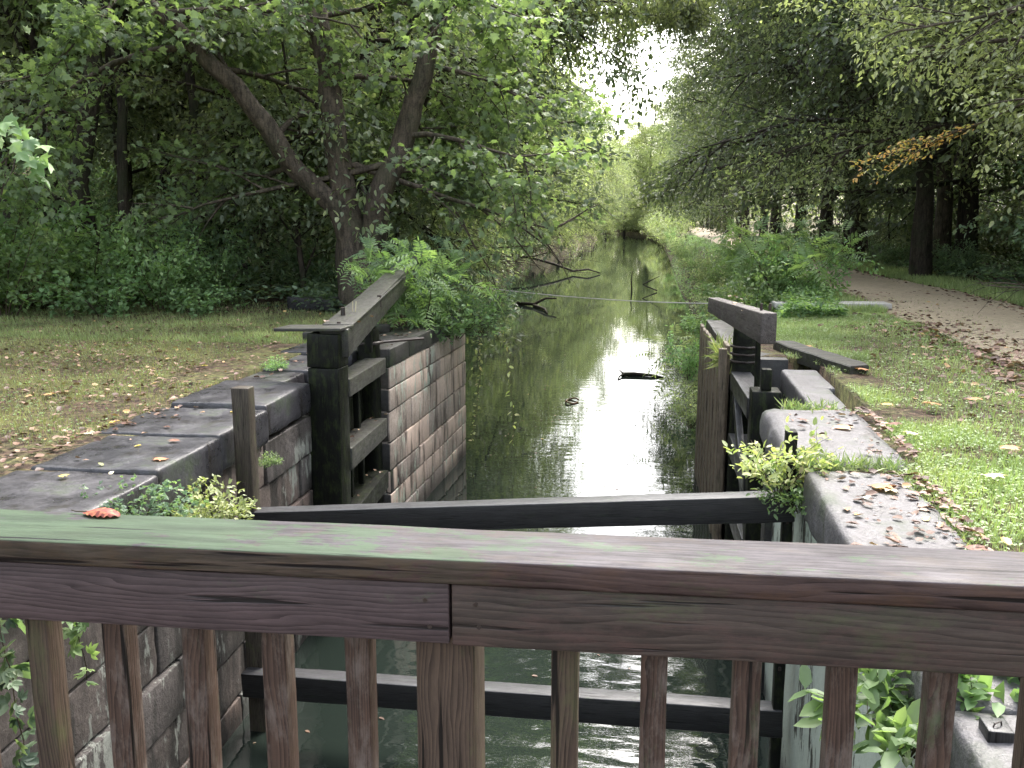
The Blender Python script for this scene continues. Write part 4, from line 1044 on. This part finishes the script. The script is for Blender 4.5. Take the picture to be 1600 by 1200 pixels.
plant_shrub('broad_leaved_plant', 'smaller broad-leaved plant just behind the short black post', 'plant', (1.34, 3.55, -.06), bl2, M['leaf_herb'])

# leaf spray poking in at the left edge
P = np.array([(-6.75 + .10 * k, 9.0, 2.70 - .012 * k * k) for k in range(7)]); D = np.array([(.9, 0, -.45 - .1 * k) for k in range(7)]) + RNG.normal(0, .3, (7, 3))
t = thing('overhanging_spray', 'spray of green maple leaves poking in at the left edge', 'branch', (-7.2, 9.0, 2.7))
V, F = [], []; tube(V, F, [(-10.5, 9.4, 3.2), (-8.5, 9.0, 2.92), (-7.2, 9, 2.76), (-6.6, 9, 2.68)], [.03, .02, .012, .004], 5)
put('stem', mesh_from('stem', V, F), M['twig'], t)
PP = np.concatenate([P + RNG.normal(0, .07, P.shape) - np.array([.18, 0, 0]) for _ in range(4)]); DD = np.tile(D, (4, 1)) + RNG.normal(0, .3, (28, 3))
put('foliage', leaves('foliage', PP, DD, RNG.normal(0, .4, PP.shape) + np.array([0, -.4, 1]), np.full(28, .17), 'maple'), M['leaf_herb'], t)

# ------------------------------------------------------------------ countless growth: turf, clover, ivy, litter
def inside(x, y):        # the lawn areas
    if y < 17: return x > 1.62 or x < -4.4
    return True

def scatter(n, fx, fy, keep, seed):
    rg = np.random.default_rng(seed); out = []
    while len(out) < n:
        x, y = fx(rg), fy(rg)
        if keep(x, y, rg): out.append((x, y, ground_z(x, y)))
    return np.array(out), rg

def nz(x, y, s=1.0, o=0): return mnoise.noise(Vector((x * s + o, y * s, o))) * .5 + .5

def turf(name, n, xr, yr, keep, mat, h, seed, shape='blade', flat=.25):
    P, rg = scatter(n, lambda g: g.uniform(*xr), lambda g: yr[0] + (yr[1] - yr[0]) * g.random() ** 1.6, keep, seed)
    N = len(P); ang = rg.random(N) * 6.28
    D = np.stack([np.cos(ang) * flat, np.sin(ang) * flat, np.ones(N)], 1) + rg.normal(0, .18, (N, 3))
    if shape != 'blade':
        D = np.stack([np.cos(ang), np.sin(ang), rg.uniform(-.1, .35, N)], 1); Nn = rg.normal(0, .25, (N, 3)) + np.array([0, 0, 1.]); P[:, 2] += rg.uniform(.005, .05, N)
    else: Nn = np.stack([np.sin(ang), -np.cos(ang), np.zeros(N)], 1) + rg.normal(0, .3, (N, 3))
    S = h * rg.uniform(.5, 1.3, N)
    tn = np.clip(np.array([nz(p[0], p[1], 1.3, 5) for p in P]) * .6 + rg.random(N) * .4, 0, 1)
    tag(put(name, leaves(name, P, D, Nn, S, shape, tn), M[mat]), {'grass': 'short mixed grass of the lawns', 'clover': 'clover and small broad weeds in the grass'}.get(name.split('_')[0], name), name.split('_')[0], kind='stuff')

def rl(x, y, g): # right lawn density
    if x < 1.60 + .14 * nz(x, y, 2.2, 1) + (.25 if 6.9 < y < 8.7 else 0) + (.35 if 8.9 < y < 11.7 else 0): return False
    pl = path_mid(y) - path_half(y)
    edge = pl + .5 * (nz(x, y, .7, 3) - .5) - (.9 * sm((15 - y) / 5))
    if x > edge: return g.random() < .05
    if x > edge - 1.2 and y < 16: return g.random() < .25
    return nz(x, y, 1.1, 9) > .25 + .3 * g.random()
turf('grass', 62000, (1.5, 5.8), (2.2, 22), rl, 'grass', .075, 71)
turf('clover', 42000, (1.5, 5.8), (2.2, 22), rl, 'clover', .032, 72, 'oval')
turf('grass', 15000, (2.0, 6.0), (18.5, 45), lambda x, y, g: x < path_mid(y) - path_half(y) + .2 * g.random() and x > right_edge(y) + 1.1, 'grass', .16, 73)
turf('grass', 24000, (7, 12), (14, 60), lambda x, y, g: 0 < x - path_mid(y) - path_half(y) < 1.9 * g.random() + .3, 'grass', .16, 74)
def ll(x, y, g):
    if x > -4.42 - .25 * nz(x, y, 2, 3) - (.9 if y > 9.2 else 0): return False
    return nz(x, y, .9, 4) > (.44 - .40 * sm((y - 6.5) / 4)) + .25 * g.random()
turf('grass', 75000, (-15, -4.3), (4.5, 16.8), ll, 'grass_dry', .06, 75)
turf('grass', 22000, (-13, -4.6), (12.5, 18.5), lambda x, y, g: nz(x, y, .9, 6) > .3 * g.random(), 'grass', .07, 76)
turf('clover', 14000, (-14, -4.4), (4.5, 17), ll, 'leaf_herb', .03, 77, 'oval')

def carpet(name, label, n, f, mat, size, seed, lift=.25, shape='oval'):
    rg = np.random.default_rng(seed); pts = []
    while len(pts) < n:
        x, y = f(rg)
        if left_edge(y) - .2 < x < right_edge(y) + .2 and y > 17: continue
        z = ground_z(x, y); hgt = lift * nz(x, y, .5, 8) * 2
        pts.append((x, y, z + hgt * rg.random() ** .5))
    P = np.array(pts); N = len(P)
    D = rg.normal(0, 1, (N, 3)) * np.array([1, 1, .35]); Nn = rg.normal(0, .35, (N, 3)) + np.array([0, 0, 1.])
    tag(put(name, leaves(name, P, D, Nn, size * rg.uniform(.6, 1.3, N), shape), M[mat]), label, 'ground cover', kind='stuff')
carpet('ivy_cover', 'ivy and low undergrowth covering the floor of the left wood', 60000, lambda g: (g.uniform(-46, -7.2), 17.5 + 50 * g.random() ** 1.4), 'leaf_shade', .17, 81, .5)
carpet('bank_cover', 'low green growth covering the right canal bank', 26000, lambda g: (lambda y: (right_edge(y) + g.uniform(.1, 2.3), y))(17.2 + 75 * g.random() ** 1.7), 'leaf_herb', .10, 82, .3)
carpet('ivy_cover', 'low undergrowth on the floor of the right wood', 36000, lambda g: (lambda y: (path_mid(y) + path_half(y) + 1.6 + 30 * g.random() ** 1.5, y))(13 + 60 * g.random() ** 1.3), 'leaf_shade', .15, 83, .4)
carpet('bank_cover', 'low dark growth covering the left canal bank', 16000, lambda g: (lambda y: (left_edge(y) - g.uniform(.1, 2.6), y))(17.2 + 75 * g.random() ** 1.5), 'leaf_shade', .13, 84, .4)

def litter(name, label, n, fx, fy, keep, size, seed, mat='litter', lift=.012):
    P, rg = scatter(n, fx, fy, keep, seed); N = len(P); a = rg.random(N) * 6.28
    P[:, 2] += lift + rg.random(N) * .02
    D = np.stack([np.cos(a), np.sin(a), rg.normal(0, .15, N)], 1); Nn = rg.normal(0, .35, (N, 3)) + np.array([0, 0, 1.])
    tag(put(name, leaves(name, P, D, Nn, size * rg.uniform(.5, 1.4, N), 'litter', rg.random(N)), M[mat]), label, 'fallen leaves', kind='stuff')
litter('leaf_litter', 'brown leaf litter scattered over the left lawn', 6500, lambda g: g.uniform(-14, -4.4), lambda g: 4.5 + 13 * g.random() ** 1.8, lambda x, y, g: nz(x, y, .6, 12) > .30 + .35 * g.random() and (x < -5.3 or y < 9.3), .062, 91)
def rlit(x, y, g):
    if x < 2.2: return False
    pl = path_mid(y) - path_half(y)
    d = x - pl
    dens = math.exp(-((d - .3) / 1.0) ** 2) * (1 if 7 < y < 17 else .35) + (.25 if d > 0 else .05)
    return g.random() < dens
litter('leaf_litter', 'drift of purplish brown leaves between the right lawn and the towpath', 9000, lambda g: g.uniform(2.2, 9.5), lambda g: 4 + 20 * g.random() ** 1.2, rlit, .09, 92)
litter('leaf_litter', 'dead leaves scattered along the far towpath verge', 1500, lambda g: g.uniform(3, 9), lambda g: 18 + 34 * g.random(), lambda x, y, g: abs(abs(x - path_mid(y)) - path_half(y)) < .4 or g.random() < .12, .10, 93)
# litter lying on flat stones (heights given)
def stone_litter(name, label, n, boxes, size, seed, mat='litter'):
    rg = np.random.default_rng(seed); pts = []
    for k in range(n):
        x0, x1, y0, y1, z, ex = boxes[rg.integers(len(boxes))]
        pts.append((x1 - (x1 - x0) * rg.random() ** ex if ex > 0 else x0 + (x1 - x0) * rg.random() ** (-ex), rg.uniform(y0, y1), z + .012))
    P = np.array(pts); N = len(P); a = rg.random(N) * 6.28
    D = np.stack([np.cos(a), np.sin(a), rg.normal(0, .1, N)], 1); Nn = rg.normal(0, .25, (N, 3)) + np.array([0, 0, 1.])
    tag(put(name, leaves(name, P, D, Nn, size * rg.uniform(.4, 1.4, N), 'litter', rg.random(N)), M[mat]), label, 'fallen leaves', kind='stuff')
stone_litter('leaf_litter', 'dark wet leaves along the outer edge of the right coping', 520, [(1.1, 1.80, 3.4, 6.5, .012, 4.5), (1.15, 1.90, 6.9, 8.7, .035, 4.5), (1.1, 1.8, 3.4, 6.5, .012, 2.0)], .06, 94)
stone_litter('leaf_litter', 'small dead leaves along the back of the left coping and recess slabs', 330, [(-4.62, -4.0, 4.6, 9.2, .01, -3.0), (-5.4, -4.2, 9.4, 12.6, -.015, -1.2), (-4.6, -3.6, 12.2, 16.5, .012, -1.0)], .055, 95)
stone_litter('leaf_litter', 'bits of dead leaf lying on the gate timbers', 46, [(-3.66, -3.45, 10.0, 11.6, -.80, 1.0), (-3.7, -3.45, 10.2, 11.6, -1.55, 1.0), (-3.6, -3.2, 9.3, 10.6, .625, 1.0), (.80, 1.0, 9.2, 11.8, .80, 1.0)], .05, 96)

rg = np.random.default_rng(97); n = 230
P = np.stack([rg.uniform(-3.3, .9, n), 5 + 40 * rg.random(n) ** 1.2, np.full(n, WATER_Z + .006)], 1); a = rg.random(n) * 6.28
tag(put('floating_leaves', leaves('floating_leaves', P, np.stack([np.cos(a), np.sin(a), np.zeros(n)], 1), rg.normal(0, .05, P.shape) + np.array([0, 0, 1.]), rg.uniform(.03, .08, n), 'oval', rg.random(n)), M['litter']), 'small leaves and bits floating on the canal', 'fallen leaves', kind='stuff')
# ------------------------------------------------------------------ single fallen leaves
def fallen(label, x, y, z, size, mat, shape='maple', rz=0., curl=.25, group='fallen leaves lying singly', tilt=.0):
    T, Fc = SHAPES[shape]
    sub = []
    me = leaves('fallen_leaf', np.array([[0, 0, 0.]]), np.array([[math.cos(rz), math.sin(rz), tilt]]), np.array([[0., .12, 1.]]), np.array([size]), shape, np.array([random.random()]))
    bm_pts = me.vertices
    for v in bm_pts:
        r2 = (v.co.x ** 2 + v.co.y ** 2) / (size ** 2); v.co.z += curl * size * r2 * .5 + .004
    o = put('fallen_leaf', me, M[mat], None, Matrix.Translation((x, y, z)))
    o.rotation_euler = (0, 0, 0)
    return tag(o, label, 'fallen leaf', group)
def curled(label, x, y, z, mat):
    """large curled leaf with a raised rib, lying on the handrail"""
    V, F = [], []; nu, nv = 14, 9
    for i in range(nu):
        u = i / (nu - 1); w = .017 * math.sin(math.pi * min(1, u * .94 + .04)) ** .7 * (1 + .08 * math.sin(u * 40))
        for j in range(nv):
            v = -1 + 2 * j / (nv - 1)
            hz = .0095 * (1 - v * v) * math.sin(math.pi * u) + .0035 * abs(math.sin(u * 21 + v * 2)) * abs(v) + .0012
            V.append((-.033 + .066 * u, w * v * 1.0 + .004 * math.sin(u * 3), hz))
        if i:
            for j in range(nv - 1): F.append(((i - 1) * nv + j, (i - 1) * nv + j + 1, i * nv + j + 1, i * nv + j))
    me = mesh_from('fallen_leaf', V, F, True, np.random.default_rng(2).random(len(F)))
    o = put('fallen_leaf', me, M[mat], None, Matrix.Translation((x, y, z)) @ Matrix.Rotation(rad(-6), 4, 'Z'))
    V, F = [], []; tube(V, F, [(x - .03, y + .006, z + .003), (x - .05, y + .006, z + .003), (x - .058, y + .008, z + .004)], [.0012, .001, .001], 5)
    s = put('stalk', mesh_from('stalk', V, F), M['twig'], o)
    return tag(o, label, 'fallen leaf')
curled('large red-brown curled leaf lying on the mossy handrail', -.872, 1.312, 1.2705, 'leaf_red')

for a in [
    ('orange leaf on the nearest left coping stone', -3.98, 5.55, .012, .07, 'leaf_gold', 'maple', 1.0),
    ('small cream leaf near the inner edge of the nearest left coping stone', -3.60, 4.72, .012, .05, 'leaf_cream', 'litter', .4),
    ('pale yellow leaf beside the joint of the first left coping stones', -3.86, 5.86, .012, .06, 'leaf_yellow', 'litter', 2.4),
    ('cream leaf just right of the pale yellow one on the left coping', -3.68, 5.66, .012, .05, 'leaf_cream', 'litter', 1.4),
    ('gold leaf lying on the flaking left coping stone', -3.95, 6.42, .012, .06, 'leaf_gold', 'litter', .2),
    ('dark brown curled leaf on the flaking left coping stone', -3.72, 6.62, .012, .085, 'leaf_brown', 'maple', 2.2),
    ('coral leaf at the inner edge of the flaking left coping stone', -3.50, 6.08, .012, .11, 'leaf_rust', 'maple', 3.0),
    ('yellow leaf just left of the square post on the coping', -3.80, 7.75, .014, .07, 'leaf_gold', 'maple', .3),
    ('yellow leaf on the coping stone nearest the left gate', -3.98, 8.05, .015, .05, 'leaf_yellow', 'litter', .9),
    ('yellow leaf near the back edge of the last left coping stone', -4.35, 9.15, .015, .08, 'leaf_gold', 'litter', 2.9),
    ('large pinkish leaf beside the back edge of the left coping', -4.62, 6.82, -.01, .12, 'leaf_cream', 'maple', 1.7),
    ('gold leaf on the soil close behind the left coping', -4.68, 7.25, -.01, .09, 'leaf_gold', 'litter', .6),
    ('orange leaf in the middle of the left lawn', -6.05, 8.3, .0, .12, 'leaf_rust', 'maple', .8),
    ('small orange leaf farther out on the left lawn', -5.4, 10.3, .0, .10, 'leaf_gold', 'maple', .1),
    ('pinkish leaf on the nearest bare patch of the left lawn', -6.6, 8.0, .0, .11, 'leaf_cream', 'maple', 2.1),
    ('rust leaf standing up in the grass beside the dark slab', 2.42, 11.0, .03, .17, 'leaf_rust', 'maple', 2.6),
    ('orange leaf on the right lawn above the dark slab', 1.98, 12.9, .03, .16, 'leaf_rust', 'maple', .9),
    ('bright yellow leaf standing in the right lawn', 2.12, 8.8, .05, .10, 'leaf_gold', 'maple', 1.4),
    ('large pink-brown leaf on the right lawn near the picture edge', 2.62, 8.9, .05, .17, 'leaf_rust', 'maple', 2.9),
    ('red-brown leaf farthest right on the right lawn', 2.95, 9.2, .05, .15, 'leaf_rust', 'maple', .4),
    ('large salmon leaf in the deep grass at the right', 2.18, 6.35, .06, .15, 'leaf_cream', 'maple', .2),
    ('rust leaf at the right picture edge in the grass', 2.62, 7.2, .05, .13, 'leaf_rust', 'maple', 1.2),
    ('salmon leaf in the grass by the outer edge of the right coping', 2.08, 7.6, .05, .13, 'leaf_cream', 'maple', 2.6),
    ('brown leaf in the grass above the salmon leaves', 1.95, 7.95, .05, .12, 'leaf_brown', 'maple', .6),
    ('broad salmon leaf on the far right coping stone', 1.52, 7.75, .042, .15, 'leaf_rust', 'maple', 1.2),
    ('brown leaf at the middle of the far right coping stone', 1.30, 8.05, .042, .10, 'leaf_brown', 'maple', 2.8),
    ('large flat red-brown leaf on the near right coping stone', 1.42, 6.12, .018, .17, 'leaf_rust', 'maple', .3),
    ('salmon leaf beside the large flat one on the near right coping', 1.56, 6.05, .02, .14, 'leaf_cream', 'maple', 2.9),
    ('yellow leaf on the near right coping stone', 1.56, 5.45, .018, .07, 'leaf_gold', 'litter', .9),
    ('curled brown leaf in the middle of the near right coping', 1.34, 5.02, .018, .11, 'leaf_brown', 'litter', 2.5),
    ('dark curled leaf at the outer edge of the near right coping', 1.66, 4.98, .02, .12, 'leaf_brown', 'maple', .5),
    ('cream leaf near the flat red-brown one on the right coping', 1.31, 5.85, .018, .06, 'leaf_cream', 'litter', .5),
    ('yellow leaf on the grass near the bottom of the right coping', 1.86, 5.0, .05, .09, 'leaf_gold', 'litter', 1.5),
]:
    fallen(*a)

# ------------------------------------------------------------------ other things
# pale slab, dark slabs
me = rough_block('slab', (2.25, .55, .11), .02, .15, .006, 2.0, 3)
tag(put('concrete_slab', me, M['slab'], None, Matrix.Translation((3.42, 19.3, .05)) @ Matrix.Rotation(rad(3), 4, 'Z')), 'pale flat concrete slab lying in the grass near the towpath', 'slab')
V, F = [], []
n = 22
for i in range(n + 1):
    s = i / n; a = Vector((1.60 + .62 * s ** 1.1, 13.1 - 2.05 * s)); b = Vector((1.83 + .66 * s, 13.1 - 1.95 * s))
    if s > .9: b = b.lerp(a, (s - .9) * 2)
    zz = .075 - .02 * s + .01 * mnoise.noise(Vector((s * 6, 0, 0)))
    V += [(a.x, a.y, -.1), (a.x, a.y, zz), (a.x + .012, a.y + .012, zz + .012), (b.x, b.y, zz + .02), (b.x + .012, b.y, zz), (b.x, b.y, -.1)]
    if i:
        for k in range(6): F.append(((i - 1) * 6 + k, i * 6 + k, i * 6 + (k + 1) % 6, (i - 1) * 6 + (k + 1) % 6))
F += [tuple(range(6)), tuple(n * 6 + k for k in reversed(range(6)))]
tag(put('curved_slab', mesh_from('curved_slab', V, F), M['gatebeam']), 'dark curved timber slab half sunk in the grass beside the right gate', 'slab')
me = rough_block('slab', (1.0, .3, .26), .02, .15, .008, 2.0, 5)
tag(put('stone_slab', me, M['coping'], None, Matrix.Translation((-6.75, 17.6, .09)) @ Matrix.Rotation(rad(-8), 4, 'Z')), 'dark grey slab lying at the foot of the maple, left side', 'slab')
me = rough_block('slab', (1.5, .5, .14), .03, .15, .01, 2.0, 6)
tag(put('stone_slab', me, M['dark_stone'], None, Matrix.Translation((-4.6, 13.4, .05)) @ Matrix.Rotation(rad(70), 4, 'Z')), 'flat dark stone lying under the left balance beam', 'slab')

# cable across the canal
V, F = [], []
pts = [(-5.2 + 6.6 * s, 20.3 - .3 * s, .42 - .44 * s - .50 * s * (1 - s)) for s in np.linspace(0, 1, 26)]
tube(V, F, pts, [.011] * 26, 5)
tag(put('cable', mesh_from('cable', V, F, True), M['slab']), 'thin slack cable strung across the canal beyond the lock', 'cable')

# things in the water
def branchy(name, label, strands, mat, cat='branch', group=None):
    V, F = [], []
    for pts, r in strands: tube(V, F, pts, [r * (1 - .6 * i / (len(pts) - 1)) for i in range(len(pts))], 6, .3)
    return tag(put(name, mesh_from(name, V, F, True), mat), label, cat, group)
branchy('dead_branch', 'upright dead stick in the water with a forked twig beside it', [([(-1.55, 58, -2.9), (-1.6, 58, -2.0), (-1.55, 58, -1.45)], .06)], M['bark_dark'])
branchy('dead_branch', 'v-shaped twig lying on the water right of the upright stick', [([(.0, 58, -2.62), (-.8, 58, -2.3), (-.9, 58, -2.25)], .05), ([(-.9, 58, -2.25), (.15, 58, -1.7)], .045)], M['bark_dark'])
branchy('floating_branch', 'crooked dark branch floating near the left side below the cable', [([(-7.2, 48, -2.6), (-6.2, 47, -2.55), (-5.6, 47, -2.25), (-5.0, 46.5, -2.2)], .10), ([(-6.2, 47, -2.6), (-5.4, 45, -2.6), (-5.1, 43.5, -2.66)], .09)], M['bark_dark'])
branchy('fallen_limb', 'long bare limb reaching from the left bank into the water', [([(-12.5, 78, -1.2), (-10.5, 77, -1.4), (-8.5, 76.5, -1.9), (-6.8, 76, -2.45), (-5.6, 76, -2.3), (-4.6, 76, -2.6)], .13), ([(-10.5, 77, -1.4), (-9, 76, -1.0), (-8, 76, -.9)], .06)], M['bark_dark'])
branchy('floating_log', 'short dark log with a stub drifting in the bright reflection', [([(-.95, 26.4, -2.64), (-.6, 26.4, -2.62), (-.1, 26.3, -2.63), (.25, 26.2, -2.68)], .075), ([(-.85, 26.4, -2.62), (-.98, 26.0, -2.63), (-1.02, 25.6, -2.67)], .035), ([(-.9, 26.4, -2.62), (-1.05, 26.6, -2.52)], .03)], M['bark_dark'], 'log')
V, F = [], []
tube(V, F, [(-2.02 + .15 * math.cos(a) * (1 + .2 * math.cos(a)), 22.3 + .30 * math.sin(a), WATER_Z + .03 + .02 * math.sin(a * 2)) for a in np.linspace(.3, 5.9, 16)], [.022] * 16, 6)
tag(put('floating_strap', mesh_from('floating_strap', V, F, True), M['leaf_brown']), 'small reddish loop floating on the water at the middle of the canal', 'debris')
# bare twigs arching down to the water, left bank
rr = random.Random(12); V, F = [], []
for k in range(16):
    p = Vector((-9.8 + rr.uniform(-1, 1), 47 + rr.uniform(-3, 5), rr.uniform(-1, .8))); d = Vector((1, -.3, .15)); pts = [p]
    for i in range(8): d = (d + rvec(rr) * .18 + Vector((0, 0, -.07))).normalized(); pts.append(pts[-1] + d * rr.uniform(.4, .75))
    tube(V, F, pts, [.03 * (1 - .11 * i) for i in range(9)], 4)
tag(put('bare_twigs', mesh_from('bare_twigs', V, F, True), M['twig']), 'bare arching twigs trailing from the left bank towards the water', 'twigs')

# grass tuft on the planks' top
P = []; 
rg = np.random.default_rng(8); n = 260
P = np.stack([rg.uniform(.84, 1.0, n), rg.uniform(12.0, 13.2, n), rg.uniform(-.08, .02, n)], 1)
D = np.stack([rg.normal(-.35, .4, n), rg.normal(-.3, .4, n), rg.uniform(-.5, 1, n)], 1)
tag(put('grass_tuft', leaves('grass_tuft', P, D, rg.normal(0, 1, (n, 3)), rg.uniform(.12, .34, n), 'blade'), M['grass']), 'tuft of long grass drooping over the top of the planked wall', 'grass')
n = 420
P = np.concatenate([np.stack([rg.uniform(1.0, 1.7, n), rg.normal(6.68, .05, n), rg.uniform(-.02, .03, n)], 1), np.stack([rg.uniform(1.2, 1.7, n), rg.normal(8.9, .1, n), rg.uniform(-.1, .0, n)], 1)])
D = rg.normal(0, .5, P.shape) + np.array([0, 0, .7])
tag(put('grass_joint', leaves('grass_joint', P, D, rg.normal(0, 1, P.shape), rg.uniform(.05, .13, len(P)), 'blade'), M['grass']), 'weedy grass growing in the joints of the right coping', 'grass', kind='stuff')

# ------------------------------------------------------------------ light, sky, camera
SUN_EL, SUN_AZ = rad(52), rad(20)
w = bpy.data.worlds.new('World'); scene.world = w; w.use_nodes = True
nt = w.node_tree; nt.nodes.clear()
out = nt.nodes.new('ShaderNodeOutputWorld'); bg = nt.nodes.new('ShaderNodeBackground')
sky = nt.nodes.new('ShaderNodeTexSky'); sky.sky_type = 'NISHITA'; sky.sun_disc = False
sky.sun_elevation = SUN_EL; sky.sun_rotation = SUN_AZ; sky.altitude = 50; sky.air_density = 1.2; sky.dust_density = 6.0; sky.ozone_density = 1.0
hs = nt.nodes.new('ShaderNodeHueSaturation'); hs.inputs['Saturation'].default_value = .42; hs.inputs['Value'].default_value = 6.6
nt.links.new(sky.outputs[0], hs.inputs['Color']); nt.links.new(hs.outputs[0], bg.inputs[0]); bg.inputs[1].default_value = .15
nt.links.new(bg.outputs[0], out.inputs[0])
sun = bpy.data.lights.new('sun', 'SUN'); sun.energy = 1.5; sun.angle = rad(25); sun.color = (1, .96, .9)
so = bpy.data.objects.new('sun', sun); COL.objects.link(so)
sd = Vector((math.sin(SUN_AZ) * math.cos(SUN_EL), math.cos(SUN_AZ) * math.cos(SUN_EL), math.sin(SUN_EL)))
so.rotation_euler = sd.to_track_quat('Z', 'Y').to_euler()

cam = bpy.data.cameras.new('camera'); cam.lens = 1450 / 1600 * 36; cam.sensor_width = 36; cam.clip_start = .05; cam.clip_end = 3000
co = bpy.data.objects.new('camera', cam); COL.objects.link(co); scene.camera = co
co.location = (0, 0, 1.74); co.rotation_euler = (rad(90 - 10.089), 0, rad(8.876))
scene.view_settings.view_transform = 'Standard'; scene.view_settings.look = 'None'; scene.view_settings.exposure = 0
scene.render.engine = 'CYCLES'
c = scene.cycles
c.max_bounces = 5; c.diffuse_bounces = 4; c.glossy_bounces = 2; c.transmission_bounces = 3; c.transparent_max_bounces = 4
c.use_denoising = True; c.use_adaptive_sampling = True; c.adaptive_threshold = .03
c.caustics_reflective = False; c.caustics_refractive = False
